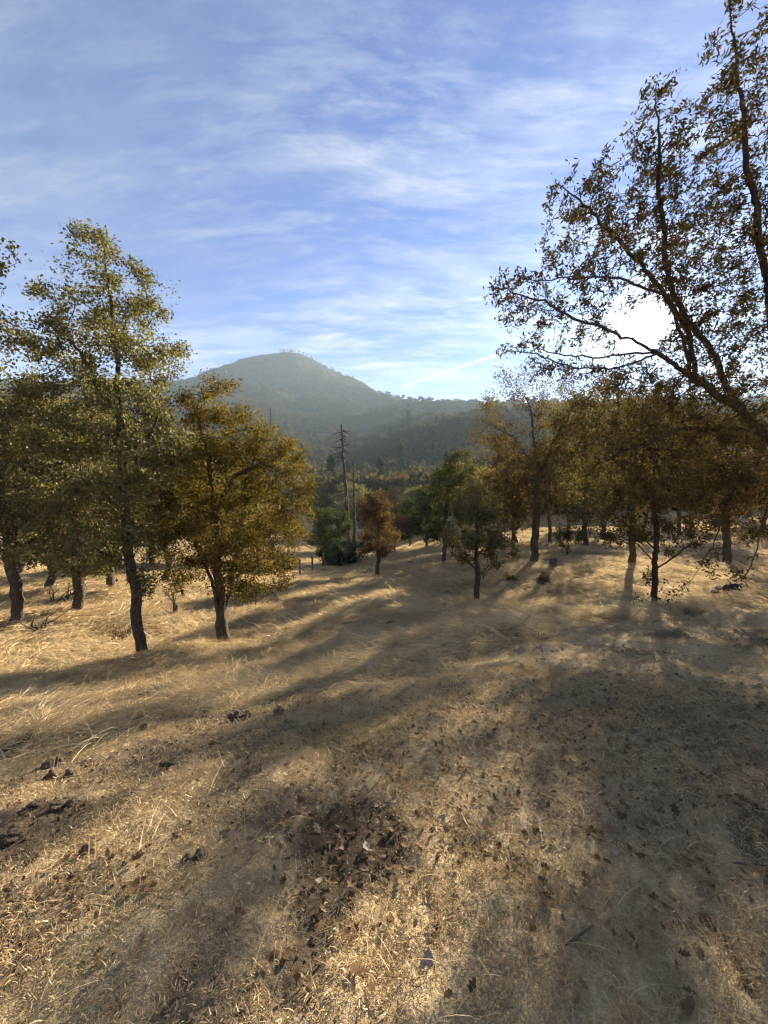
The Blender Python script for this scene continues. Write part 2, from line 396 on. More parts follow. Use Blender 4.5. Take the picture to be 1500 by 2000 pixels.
M_GREENG = grass_mat('green_grass', (0.10, 0.11, 0.03), (0.22, 0.19, 0.06), (0.40, 0.30, 0.13), 0.4)

def ground_mat():
    m, t, out = mat('dry_meadow')
    co = t.new('ShaderNodeTexCoord').outputs['Object']
    soil = t.new('ShaderNodeAttribute', attribute_name='soil').outputs['Fac']
    tall = t.new('ShaderNodeAttribute', attribute_name='tall').outputs['Fac']
    n1 = t.noise(co, 1.7, 6, 0.6); n2 = t.noise(co, 38.0, 5, 0.7); n3 = t.noise(co, 9.0, 5, 0.65); n4 = t.noise(co, 150, 3, 0.7)
    fib = t.noise(t.mapping(co, rot=(0, 0, 0.5), scale=(60, 240, 60)), 1.0, 3, 0.6, 1.2)
    straw = t.mix(t.ramp(n2, [(0.32, 0.0), (0.66, 1.0)]), (0.27, 0.20, 0.11, 1), (0.45, 0.345, 0.195, 1))
    straw = t.mix(t.ramp(fib, [(0.52, 0.0), (0.64, 0.7)]), straw, (0.60, 0.47, 0.28, 1))
    dirt = t.mix(t.ramp(n3, [(0.3, 0.0), (0.7, 1.0)]), (0.105, 0.076, 0.046, 1), (0.21, 0.155, 0.095, 1))
    dirt = t.mix(t.ramp(n4, [(0.58, 0.0), (0.70, 0.6)]), dirt, (0.32, 0.24, 0.16, 1))
    f = t.math('ADD', t.math('MULTIPLY', soil, 1.15), t.math('MULTIPLY', t.math('SUBTRACT', n3, 0.5), 0.9))
    f = t.math('ADD', f, t.math('MULTIPLY', t.math('SUBTRACT', n1, 0.5), 0.7))
    col = t.mix(t.ramp(f, [(0.16, 0.0), (0.62, 1.0)]), straw, dirt)
    col = t.mix(t.ramp(t.math('ADD', soil, t.math('MULTIPLY', t.math('SUBTRACT', n3, 0.5), 0.5)), [(0.74, 0.0), (0.96, 0.9)]), col, (0.066, 0.048, 0.029, 1))
    h = t.math('ADD', t.math('MULTIPLY', n2, 1.0), t.math('ADD', t.math('MULTIPLY', n3, 2.0), t.math('MULTIPLY', n4, 0.35)))
    principled(t, out, col, 0.95, bump(t, h, 0.75, 0.022), 0.1); return m
M_GROUND = ground_mat()
def hill_mat(name, dark, mid, brown, s):
    m, t, out = mat(name)
    co = t.new('ShaderNodeTexCoord').outputs['Object']
    n1 = t.noise(co, 0.012 * s, 6, 0.6); n2 = t.noise(co, 0.11 * s, 5, 0.7); n3 = t.noise(co, 0.035 * s, 5, 0.6)
    col = t.mix(t.ramp(n2, [(0.36, 0.0), (0.62, 1.0)]), dark + (1,), mid + (1,))
    col = t.mix(t.ramp(t.math('ADD', t.math('MULTIPLY', n1, .6), t.math('MULTIPLY', n3, .4)), [(0.50, 0.0), (0.60, 0.85)]), col, brown + (1,))
    principled(t, out, col, 1.0, bump(t, n2, 1.0, 2.5 / s), 0.0); return m
M_RIDGE = hill_mat('wooded_slope', (0.045, 0.045, 0.022), (0.10, 0.085, 0.04), (0.20, 0.145, 0.075), 2.0)
M_MOUNT = hill_mat('chaparral', (0.030, 0.033, 0.022), (0.058, 0.054, 0.032), (0.11, 0.075, 0.05), 1.0)
print('materials', round(time.time() - T0, 1))

# ------------------------------------------------------------------ terrain sheets
th_in = np.linspace(-0.98, 0.98, 470); th_out = np.linspace(0.98, 2 * math.pi - 0.98, 72)[1:-1]
TH = np.concatenate([th_in, th_out])
RR = np.concatenate([[0.02, 0.25, 0.5, 0.75], np.geomspace(0.95, 14, 250), np.geomspace(14, 110, 90)[1:], np.geomspace(110, 420, 70)[1:], np.geomspace(420, 3600, 110)[1:]])
X = RR[:, None] * np.sin(TH)[None]; Yg = RR[:, None] * np.cos(TH)[None]
Z = zfun(X, Yg)
# an open drying crack in the bare earth at the right, worn into the sheet
crk = [hit(*p)[:2] for p in [(1375, 1790), (1410, 1830), (1437, 1872), (1452, 1905), (1468, 1940)]]
dmin = np.full(X.shape, 9.0)
for a, b in zip(crk[:-1], crk[1:]):
    ab = b - a; t_ = np.clip(((X - a[0]) * ab[0] + (Yg - a[1]) * ab[1]) / (ab @ ab), 0, 1)
    dmin = np.minimum(dmin, np.hypot(X - a[0] - t_ * ab[0], Yg - a[1] - t_ * ab[1]))
CR = 1 - sstep(0.003, 0.012, dmin + (fbm(X * 40, Yg * 40, 2, 5) - .5) * 0.008)
Z = Z - 0.035 * CR
SOIL_SHADE = np.maximum(soil_shade_map(X, Yg) * (1 - sstep(14, 30, np.hypot(X, Yg))), CR); TALL = tall_map(X, Yg)
nt = len(TH)
def band(name, i0, i1, m, smooth=True):
    V = np.stack([X[i0:i1 + 1], Yg[i0:i1 + 1], Z[i0:i1 + 1]], -1).reshape(-1, 3)
    i = np.arange(i1 - i0)[:, None]; j = np.arange(nt)[None]
    a = i * nt + j; b = i * nt + (j + 1) % nt
    q = np.stack([a, a + nt, b + nt, b], -1).reshape(-1, 4)[:, ::-1]
    me = mesh_np(name, V, [q], [m], smooth, {'soil': SOIL_SHADE[i0:i1 + 1].ravel(), 'tall': TALL[i0:i1 + 1].ravel()})
    return link(name, me)
iA = int(np.argmin(abs(RR - 110))); iB = int(np.argmin(abs(RR - 420)))
tag(band('ground', 0, iA, M_GROUND), 'dry straw coloured meadow with bare earth and leaf litter', 'ground', kind='structure')
tag(band('hillside', iA, iB, M_RIDGE), 'wooded lower ridge across the valley in haze', 'hill', kind='structure')
tag(band('mountain', iB, len(RR) - 1, M_MOUNT), 'rounded brush covered mountain under the hazy sky', 'mountain', kind='structure')
print('terrain', round(time.time() - T0, 1))

# ------------------------------------------------------------------ tree machinery
def grow(trunks, att, step, di, dk, iters=90, jit=0.25, up=0.0, seed=0, wig=0.16):
    rg = np.random.default_rng(seed)
    pos = []; par = []
    for tr in trunks:                     # (parent_index or -1, [points])
        p0, pts = tr
        last = p0; wph = rg.uniform(0, 6)
        if p0 is None: last = -1
        for k, q in enumerate(pts):
            q = np.array(q, float)
            if last >= 0:
                a = pos[last]; n = max(1, int(np.linalg.norm(q - a) / step))
                for s in range(1, n + 1):
                    pp = a + (q - a) * s / n
                    wph += 0.55; pp = pp + (rg.normal(0, step * 0.10, 3) if s < n else 0) + wig * step * np.array([math.sin(wph), math.sin(wph * .83 + 1), .5 * math.sin(wph * 1.3 + 2)])
                    pos.append(pp); par.append(last); last = len(pos) - 1
            else:
                pos.append(q); par.append(-1); last = len(pos) - 1
    pos = np.array(pos); par = list(par)
    nch = np.zeros(len(pos), int)
    for p in par:
        if p >= 0: nch[p] += 1
    att = att.copy()
    d2 = ((att[:, None, :] - pos[None]) ** 2).sum(-1)
    near = d2.argmin(1); nd = np.sqrt(d2.min(1))
    for it in range(iters):
        act = nd < di
        if not act.any():
            if len(att) == 0: break
            act = nd <= nd.min() * 1.25
        ids, inv = np.unique(near[act], return_inverse=True)
        v = att[act] - pos[near[act]]; v /= (np.linalg.norm(v, axis=1, keepdims=True) + 1e-9)
        acc = np.zeros((len(ids), 3)); np.add.at(acc, inv, v)
        acc /= (np.linalg.norm(acc, axis=1, keepdims=True) + 1e-9)
        acc += rg.normal(0, jit, acc.shape); acc[:, 2] += up
        acc /= (np.linalg.norm(acc, axis=1, keepdims=True) + 1e-9)
        ok = nch[ids] < 4
        # nodes already full: let their attractors go
        new = pos[ids[ok]] + acc[ok] * step
        if len(new) == 0: break
        base = len(pos)
        pos = np.vstack([pos, new]); par.extend(ids[ok].tolist()); nch[ids[ok]] += 1
        nch = np.concatenate([nch, np.zeros(len(new), int)])
        dn = np.sqrt(((att[:, None, :] - new[None]) ** 2).sum(-1))
        k = dn.argmin(1); dmn = dn[np.arange(len(att)), k]
        better = dmn < nd
        near[better] = base + k[better]; nd[better] = dmn[better]
        dead = (nd < dk) | (nch[near] >= 4)
        att = att[~dead]; near = near[~dead]; nd = nd[~dead]
        if len(att) == 0: break
    return pos, np.array(par)

def radii(pos, par, r_tip, r_base, nroot=None):
    n = len(pos)
    cnt = np.zeros(n); ch = np.bincount(par[par >= 0], minlength=n)
    tips = (ch == 0).astype(float)
    acc = tips.copy()
    for i in range(n - 1, 0, -1):
        if par[i] >= 0: acc[par[i]] += acc[i]
    # parents always precede children in index order
    top = max(acc[0], 2)
    e = math.log(r_base / r_tip) / math.log(top)
    r = r_tip * acc ** e
    # gentle taper along the lineage so long runs thin out
    return r, acc

def chains(par, r):
    n = len(par); kids = [[] for _ in range(n)]
    for i in range(n):
        if par[i] >= 0: kids[par[i]].append(i)
    out = []; stack = [(0, -1)]
    while stack:
        s, pp = stack.pop()
        c = [pp, s] if pp >= 0 else [s]
        cur = s
        while kids[cur]:
            k = max(kids[cur], key=lambda q: r[q])
            for q in kids[cur]:
                if q != k: stack.append((q, cur))
            c.append(k); cur = k
        out.append(c)
    return out

def tube(pts, rad, sides, flare=False):
    pts = np.asarray(pts); n = len(pts)
    tan = np.gradient(pts, axis=0); tan /= (np.linalg.norm(tan, axis=1, keepdims=True) + 1e-9)
    ref = np.array([1.0, 0.13, 0.07]) if abs(tan[0][0]) < 0.8 else np.array([0.1, 1.0, 0.05])
    a = np.cross(tan, ref); a /= (np.linalg.norm(a, axis=1, keepdims=True) + 1e-9); b = np.cross(tan, a)
    ph = np.arange(sides) * 2 * math.pi / sides
    rr = np.asarray(rad)[:, None] * np.ones(sides)[None]
    if flare: rr = rr * (1 + 0.09 * np.sin(3 * ph + 1.0)[None] + 0.05 * np.sin(5 * ph + pts[:, 2:3] * 3))
    V = pts[:, None] + rr[..., None] * (np.cos(ph)[None, :, None] * a[:, None] + np.sin(ph)[None, :, None] * b[:, None])
    i = np.arange(n - 1)[:, None]; j = np.arange(sides)[None]
    q = np.stack([i * sides + j, i * sides + (j + 1) % sides, (i + 1) * sides + (j + 1) % sides, (i + 1) * sides + j], -1).reshape(-1, 4)
    return V.reshape(-1, 3), q
def merge(parts):
    V = []; Q = []; o = 0
    for v, q in parts:
        V.append(v); Q.append(q + o); o += len(v)
    return np.concatenate(V), np.concatenate(Q)

LEAF6 = (np.array([(0, 0, 0), (.38, .15, .05), (.74, .14, .04), (1, 0, -.06), (.74, -.14, .04), (.38, -.15, .05)], float), np.array([(0, 3, 2, 1), (0, 5, 4, 3)]))
LEAF4 = (np.array([(0, 0, 0), (.5, .30, .06), (1, 0, -.05), (.5, -.30, .06)], float), np.array([(0, 1, 2, 3)]))
def leaf_geo(pos, size, rg, tmpl, bias=None, droop=0.0):
    n = len(pos); T, Fq = tmpl
    d = rg.normal(0, 1, (n, 3))
    if bias is not None: d = d + bias
    d[:, 2] -= droop
    d /= np.linalg.norm(d, axis=1, keepdims=True)
    nn = rg.normal(0, 1, (n, 3)) + np.array([0, 0, 0.6]); nn -= (nn * d).sum(1, keepdims=True) * d
    nn /= np.linalg.norm(nn, axis=1, keepdims=True); s = np.cross(nn, d)
    V = pos[:, None] + size[:, None, None] * (T[None, :, 0:1] * d[:, None] + T[None, :, 1:2] * s[:, None] + T[None, :, 2:3] * nn[:, None])
    Q = (np.arange(n)[:, None, None] * len(T) + Fq[None]).reshape(-1, Fq.shape[1])
    rnd = np.repeat(rg.random(n), len(T))
    return V.reshape(-1, 3), Q, rnd

def ellipsoids(spec, Y, n, rg, shell=0.35):
    """spec: (u, v, ru, rv, dY, rdepth) in photo pixels at distance Y+dY -> points"""
    out = []; vol = np.array([e[2] * e[3] * e[5] for e in spec], float); vol /= vol.sum()
    for e, w in zip(spec, vol):
        k = max(6, int(n * w)); Yc = Y + e[4]; c = P(e[0], e[1], Yc)
        d = rg.normal(0, 1, (k, 3)); d /= np.linalg.norm(d, axis=1, keepdims=True)
        rr = (shell + (1 - shell) * rg.random(k)) ** (1 / 2.2) if shell else rg.random(k) ** (1 / 3)
        sx, sz = e[2] / F * Yc, e[3] / F * Yc
        rr = np.where(rg.random(k) < .07, rr * rg.uniform(1.05, 1.35, k), rr)
        out.append(c + d * rr[:, None] * np.array([sx, e[5], sz]))
    return np.concatenate(out)

def finish_tree(name, label, base, pos, par, r_tip, r_base, leafm, barkm, nleaf, lsize, spread, seed, group=None, tmpl=LEAF4, flare=True,
                limb_r=0.035, leaf_r=None, bias=None, cat='tree', trunk_chains=1, max_limbs=14, droop=0.0, n_parts=0, zcut=None, clump_size=0.85, clump_k=1.0, bunch=1, keep_out=None):
    rg = np.random.default_rng(seed)
    base = np.array(base, float); pos = pos - base
    r, acc = radii(pos, par, r_tip, r_base)
    cs = chains(par, r)
    root = empty(name, base); tag(root, label, cat, group)
    cs_r = [r[c[1]] if len(c) > 1 else 0 for c in cs]
    order = np.argsort(cs_r)[::-1]
    twig = []; nl = 0
    for q in order:
        c = cs[q]
        if len(c) < 2: continue
        rad = r[c].copy()
        if par[c[1]] == c[0] and q != 0: rad[0] = rad[1]            # a branch starts at its own thickness inside its parent
        rad[-1] *= 0.35
        big = rad[1] if len(rad) > 1 else rad[0]
        if q == 0:
            h = pos[c][:, 2]; rad = rad * (1 + (0.32 if flare else 0.1) * np.exp(-np.maximum(h, 0) / (1.6 * r_base + 0.02)))
            p_ = pos[c].copy(); p_[0, 2] -= 0.15
            v, f = tube(p_, rad, 14, True)
            link('trunk', mesh_np('trunk', v, [f], [barkm], True), root)
        elif big > limb_r and nl < max_limbs:
            v, f = tube(pos[c], rad, 9, True)
            link('limb', mesh_np('limb', v, [f], [barkm], True), root); nl += 1
        else:
            v, f = tube(pos[c], rad, 5 if big > 0.012 else 3)
            twig.append((v, f))
    if twig:
        v, f = merge(twig)
        tag(link('branches', mesh_np('branches', v, [f], [barkm], True), root), kind='stuff')
    lr = leaf_r if leaf_r else r_tip * 4.0
    cand = np.where(r <= lr)[0]
    if zcut is not None: cand = cand[pos[cand][:, 2] > zcut]
    if nleaf and len(cand):
        ph_ = rg.uniform(0, 6, 3); cf = 2 * math.pi / clump_size; pc = pos[cand]
        wgt = np.sin(pc[:, 0] * cf + ph_[0] + 1.3 * np.sin(pc[:, 2] * cf * .7)) + np.sin(pc[:, 1] * cf * 1.1 + ph_[1]) + np.sin(pc[:, 2] * cf * .9 + ph_[2] + 1.1 * np.sin(pc[:, 0] * cf * .6))
        wgt = np.clip(wgt * clump_k + 1.0, 0.06, 2.5) * rg.uniform(.3, 1.0, len(cand)); wgt /= wgt.sum()
        ids = rg.choice(cand, nleaf, p=wgt) if bunch == 1 else np.repeat(rg.choice(cand, nleaf // bunch, p=wgt), bunch); nleaf = len(ids)
        lp = pos[ids] + rg.normal(0, spread, (nleaf, 3))
        if keep_out is not None:
            q = lp + base - EYE; q = q / np.linalg.norm(q, axis=1, keepdims=True); lp = lp[q @ keep_out < math.cos(math.radians(1.9))]; nleaf = len(lp)
        sz = lsize * rg.uniform(0.65, 1.3, nleaf)
        if n_parts:
            k = n_parts; T, Fq = LEAF6
            lmes = []
            for a in range(6):
                LT = T.copy(); LT[:, 2] += rg.normal(0, 0.05, 6)
                lmes.append(mesh_np('leaf', LT, [Fq], [leafm], False, {'rnd': np.full(6, rg.random())}))
            # the biggest in view: those nearest to the camera and inside the frame
            wp = lp + base; dist = np.linalg.norm(wp - EYE, axis=1)
            inside = (abs(wp[:, 0] / np.maximum(wp[:, 1], .1)) < 0.97) & (wp[:, 1] > 0.5) & (wp[:, 2] - 1.6 < 1.2 * wp[:, 1])
            sel = np.where(inside)[0]; sel = sel[np.argsort(dist[sel] / sz[sel])][:k]
            for s_ in sel:
                link('leaf', lmes[s_ % 6], root, lp[s_], tuple(rg.uniform(-3.1, 3.1, 3)), float(sz[s_]))
            keep = np.ones(nleaf, bool); keep[sel] = False; lp = lp[keep]; sz = sz[keep]
        v, f, rn = leaf_geo(lp, sz, rg, tmpl, bias, droop)
        tag(link('crown', mesh_np('crown', v, [f], [leafm], False, {'rnd': rn}), root), kind='stuff')
    return root

def pix_tree(name, label, Y, base_uv, trunk, extra, ells, natt, step, r_base, leafm, nleaf, lsize, seed, barkm=None, r_tip=0.004, spread=None,
             di=None, dk=None, jit=0.28, up=0.02, **kw):
    """tree given by its trunk line (pixels), extra limbs [(index in trunk, [(u,v,dY)..])] and crown ellipsoids"""
    rg = np.random.default_rng(seed)
    b = on_ground(base_uv[0], base_uv[1], Y)
    pts = [b] + [P(u, v, Y + dy) for (u, v, dy) in trunk]
    trunks = [(None, pts)]
    # dry run to find indices of the trunk nodes
    p0, _ = grow([(None, pts)], np.zeros((1, 3)) + 999, step, 0.0, 0.0, 0, seed=seed)
    for (u, v, dy), line in extra:
        q = P(u, v, Y + dy); k = int(((p0 - q) ** 2).sum(1).argmin())
        trunks.append((k, [P(a, c, Y + d_) for (a, c, d_) in line]))
    att = ellipsoids(ells, Y, natt, rg)
    att = att[att[:, 2] > zfun(att[:, 0], att[:, 1]) + 0.25]
    pos, par = grow(trunks, att, step, di or step * 9, dk or step * 2.0, 110, jit, up, seed)
    return finish_tree(name, label, b, pos, par, r_tip, r_base, leafm, barkm or M_BARK, nleaf, lsize, spread or step * 0.7, seed, **kw)
OAKS = 'oaks on the meadow'

# --- tall olive green oak, left
pix_tree('oak_tree', 'tall olive green oak with one leaning dark trunk, left foreground', 8.0, (277, 1283),
         [(266, 1180, 0), (257, 1100, 0), (245, 1000, 0), (238, 900, 0), (233, 800, .1), (226, 690, .1), (214, 570, .1), (203, 480, .1)],
         [((245, 1000, 0), [(200, 960, .3), (150, 930, .6)]), ((238, 900, 0), [(290, 850, -.4), (320, 790, -.7)]), ((257, 1100, 0), [(215, 1085, -.3), (160, 1060, -.6)]),
          ((233, 800, .1), [(180, 730, -.3), (130, 650, -.4)]), ((226, 690, .1), [(260, 600, .3), (290, 540, .5)])],
         [(195, 505, 62, 60, 0, .6), (165, 470, 20, 40, 0, .3), (215, 590, 110, 85, 0, 1.0), (110, 600, 50, 50, 0, .6), (190, 690, 145, 90, 0, 1.3), (270, 700, 80, 90, 0, 1.0), (200, 810, 150, 100, 0, 1.5),
          (150, 900, 110, 80, .2, 1.3), (290, 880, 80, 90, -.2, 1.2), (215, 990, 130, 80, 0, 1.3), (170, 1075, 80, 50, -.2, .9), (285, 1040, 60, 60, .2, .8), (300, 1120, 40, 40, 0, .4)],
         3000, 0.10, 0.095, M_OLIVE, 56000, 0.060, 11, group=OAKS, leaf_r=0.011, spread=0.08)

# --- golden oak with three stems
pix_tree('oak_tree', 'golden brown oak with a forked trunk beside the tall green oak', 9.5, (437, 1252),
         [(431, 1180, 0), (425, 1100, 0), (420, 1000, 0), (408, 900, 0), (386, 810, 0), (368, 765, 0)],
         [((434, 1215, 0), [(416, 1150, -.2), (400, 1100, -.3), (380, 1060, -.4), (340, 1020, -.5)]),
          ((434, 1215, 0), [(448, 1150, .2), (460, 1090, .3), (470, 1030, .4), (492, 950, .6)]),
          ((420, 1000, 0), [(460, 930, -.3), (510, 905, -.5), (560, 925, -.6)]), ((408, 900, 0), [(440, 850, .4), (490, 835, .6)]),
          ((425, 1100, 0), [(380, 1000, .6), (330, 960, .9)])],
         [(400, 775, 55, 45, 0, .6), (420, 830, 75, 55, 0, .9), (470, 850, 70, 55, 0, 1.0), (525, 890, 60, 60, 0, 1.1), (568, 945, 55, 80, 0, 1.1), (590, 1000, 28, 50, 0, .6), (440, 770, 45, 35, 0, .6), (420, 930, 110, 80, 0, 1.5), (350, 960, 60, 70, 0, 1.1),
          (545, 1060, 55, 75, 0, 1.1), (470, 1030, 100, 80, 0, 1.5), (355, 1060, 60, 60, 0, .9), (510, 1120, 75, 50, 0, 1.0), (345, 1125, 40, 35, -.2, .5), (400, 1010, 80, 60, .5, .9)],
         3200, 0.105, 0.135, M_GOLD, 74000, 0.056, 12, group=OAKS, clump_k=0.6, leaf_r=0.012, spread=0.085)

# --- two oaks at the left edge
pix_tree('oak_tree', 'oak with a crooked trunk at the far left edge', 11.0, (36, 1222),
         [(28, 1120, 0), (24, 1040, 0), (40, 950, 0), (56, 860, 0)], [((24, 1040, 0), [(-10, 960, .3), (-50, 900, .4)])],
         [(60, 850, 80, 70, 0, 1.4), (-20, 850, 90, 90, 0, 1.4), (20, 960, 100, 80, 0, 1.6), (70, 1050, 70, 60, 0, 1.2), (-40, 1040, 60, 60, 0, 1.2), (40, 770, 50, 50, 0, .8)],
         1300, 0.15, 0.135, M_OLIVE, 28000, 0.085, 13, group=OAKS, leaf_r=0.02, spread=0.12)
pix_tree('oak_tree', 'straight trunked oak second from the left edge, behind the tall oak', 12.0, (155, 1212),
         [(150, 1120, 0), (149, 1010, 0), (145, 900, 0), (140, 820, 0)], [((149, 1010, 0), [(100, 930, .4), (70, 880, .6)])],
         [(130, 860, 110, 90, 0, 1.6), (180, 960, 100, 80, 0, 1.5), (100, 1020, 90, 70, 0, 1.4), (190, 1070, 70, 50, 0, 1.2), (300, 1000, 60, 70, 1, 1.0)],
         1400, 0.15, 0.135, M_OLIVE, 34000, 0.09, 14, group=OAKS, leaf_r=0.02, spread=0.12)

# --- young oak, right
pix_tree('oak_tree', 'young dark oak with twiggy low branches in the right meadow', 9.0, (1276, 1206),
         [(1279, 1130, 0), (1282, 1050, 0), (1276, 960, 0), (1286, 870, 0)],
         [((1278, 1160, 0), [(1264, 1172, -.1), (1248, 1186, -.15)]), ((1278, 1150, 0), [(1268, 1140, -.1), (1262, 1120, -.2)]), ((1281, 1095, 0), [(1245, 1062, -.1), (1205, 1045, -.2), (1178, 1048, -.2)]), ((1280, 1115, 0), [(1320, 1085, .1), (1352, 1060, .2)]), ((1281, 1075, 0), [(1230, 1030, .2), (1190, 1000, .3)])],
         [(1280, 930, 95, 70, 0, .9), (1240, 1020, 65, 40, 0, .6), (1330, 980, 75, 60, 0, .8), (1290, 840, 90, 70, 0, .9), (1195, 1012, 38, 24, 0, .4), (1215, 1055, 50, 22, -.1, .4), (1258, 1168, 20, 28, -.1, .2), (1300, 1150, 20, 25, 0, .2), (1330, 1075, 40, 28, .1, .4), (1350, 1050, 45, 30, .2, .4), (1230, 900, 60, 60, 0, .6)],
         1300, 0.09, 0.065, M_BROWN, 20000, 0.06, 15, barkm=M_BARKD, group=OAKS, leaf_r=0.010, spread=0.06)
# --- small oak, centre right
pix_tree('oak_tree', 'small rounded oak with dark trunk standing alone at centre right', 12.7, (930, 1183),
         [(932, 1130, 0), (930, 1070, 0), (934, 1000, 0)], [((932, 1125, 0), [(950, 1108, .1), (978, 1100, .1)]), ((932, 1110, 0), [(905, 1090, -.1), (885, 1085, -.1)]), ((931, 1090, 0), [(955, 1060, .1), (975, 1040, .2)])],
         [(930, 985, 48, 45, 0, .8), (935, 1040, 68, 40, 0, 1.0), (930, 945, 28, 22, 0, .4), (900, 1085, 38, 18, 0, .5), (975, 1070, 38, 28, 0, .5)],
         1000, 0.10, 0.088, M_OLIVE, 16000, 0.072, 16, group=OAKS, leaf_r=0.012, spread=0.08)
# --- reddish oak
pix_tree('oak_tree', 'small reddish brown oak beside the dark evergreen shrub', 23.0, (738, 1126),
         [(737, 1100, 0), (739, 1050, 0), (737, 990, 0)], [((737, 1095, 0), [(755, 1070, .2), (765, 1040, .4)])],
         [(736, 1000, 36, 40, 0, 1.2), (742, 1050, 40, 38, 0, 1.3), (735, 970, 20, 18, 0, .6)],
         900, 0.16, 0.12, M_RED, 15000, 0.10, 17, group=OAKS, leaf_r=0.02, spread=0.13)
# --- larger oaks of the right wood
pix_tree('oak_tree', 'large oak with a thick straight trunk in the right wood', 18.0, (1043, 1107),
         [(1046, 1020, 0), (1050, 920, 0), (1042, 840, 0), (1030, 780, 0)], [((1050, 920, 0), [(1000, 850, .5), (960, 830, .8)]), ((1050, 930, 0), [(1090, 850, -.4), (1120, 790, -.6)])],
         [(985, 785, 60, 50, 0, 1.6), (1040, 755, 60, 35, 0, 1.4), (985, 745, 35, 25, 0, .8), (1090, 740, 40, 30, 0, 1.0), (940, 850, 40, 35, 0, 1.0), (1060, 860, 90, 70, 0, 2.0), (1030, 940, 85, 60, 0, 2.0), (1110, 800, 60, 60, 0, 1.6), (1110, 930, 60, 60, 0, 1.6), (1010, 1010, 45, 28, 0, 1.0), (1085, 1000, 40, 28, 0, 1.0)],
         1500, 0.20, 0.16, M_ORANGE, 14000, 0.095, 18, group=OAKS, leaf_r=0.02, spread=0.16)
pix_tree('oak_tree', 'slim olive oak standing at the back of the sunlit right meadow', 26.0, (1143, 1073),
         [(1143, 1000, 0), (1146, 920, 0), (1140, 840, 0)], [], [(1140, 880, 80, 90, 0, 2.6), (1160, 960, 70, 50, 0, 2.2), (1100, 800, 60, 50, 0, 1.8), (1190, 840, 60, 70, 0, 2.0), (1190, 760, 50, 35, 0, 1.4), (1150, 1015, 55, 25, 0, 1.5)],
         1100, 0.26, 0.15, M_OLIVE, 15000, 0.13, 19, group=OAKS, leaf_r=0.025, spread=0.2)
pix_tree('oak_tree', 'thin oak between the small rounded oak and the thick trunked oak', 22.0, (1003, 1082),
         [(1003, 1020, 0), (1000, 950, 0), (990, 880, 0)], [], [(985, 930, 52, 60, 0, 1.6), (1000, 1000, 45, 35, 0, 1.2), (965, 870, 35, 35, 0, 1.0)],
         800, 0.2, 0.10, M_ORANGE, 9000, 0.12, 20, group=OAKS, leaf_r=0.02, spread=0.16)
pix_tree('oak_tree', 'greenish oak leaning over the slope left of the small rounded oak', 24.0, (867, 1088),
         [(868, 1040, 0), (872, 980, 0), (880, 920, 0)], [], [(872, 960, 45, 50, 0, 1.6), (895, 910, 40, 35, 0, 1.2), (855, 1025, 32, 30, 0, 1.1)],
         800, 0.2, 0.13, M_EVER, 10000, 0.12, 21, group=OAKS, leaf_r=0.02, spread=0.17)
pix_tree('oak_tree', 'grey trunked oak behind the young dark oak', 16.0, (1233, 1112),
         [(1235, 1030, 0), (1238, 950, 0), (1245, 860, 0), (1240, 800, 0)], [], [(1240, 830, 85, 60, 0, 1.6), (1230, 920, 90, 60, 0, 1.7), (1180, 870, 60, 60, 0, 1.2), (1135, 815, 60, 55, 0, 1.3), (1170, 765, 55, 35, 0, 1.0), (1120, 890, 50, 50, 0, 1.2), (1310, 900, 60, 70, 0, 1.4), (1260, 770, 60, 40, 0, 1.0), (1210, 1000, 60, 35, 0, 1.1)],
         1200, 0.18, 0.12, M_ORANGE, 20000, 0.09, 22, group=OAKS, leaf_r=0.02, spread=0.15)
pix_tree('oak_tree', 'russet oak with a spreading crown at the right edge of the wood', 15.0, (1420, 1085),
         [(1418, 1020, 0), (1425, 950, 0), (1432, 870, 0)], [((1425, 950, 0), [(1380, 900, .4), (1340, 860, .6)]), ((1425, 950, 0), [(1470, 900, .2), (1500, 860, .3)])],
         [(1400, 890, 90, 70, 0, 1.6), (1480, 930, 80, 80, 0, 1.6), (1340, 930, 70, 60, 0, 1.4), (1430, 980, 90, 40, 0, 1.4), (1460, 1030, 70, 25, 0, 1.2), (1370, 1020, 50, 25, 0, 1.0), (1540, 880, 70, 80, 0, 1.4), (1460, 820, 70, 50, 0, 1.2)],
         1400, 0.17, 0.13, M_RED, 15000, 0.09, 23, group=OAKS, leaf_r=0.018, spread=0.14)
print('oaks', round(time.time() - T0, 1))

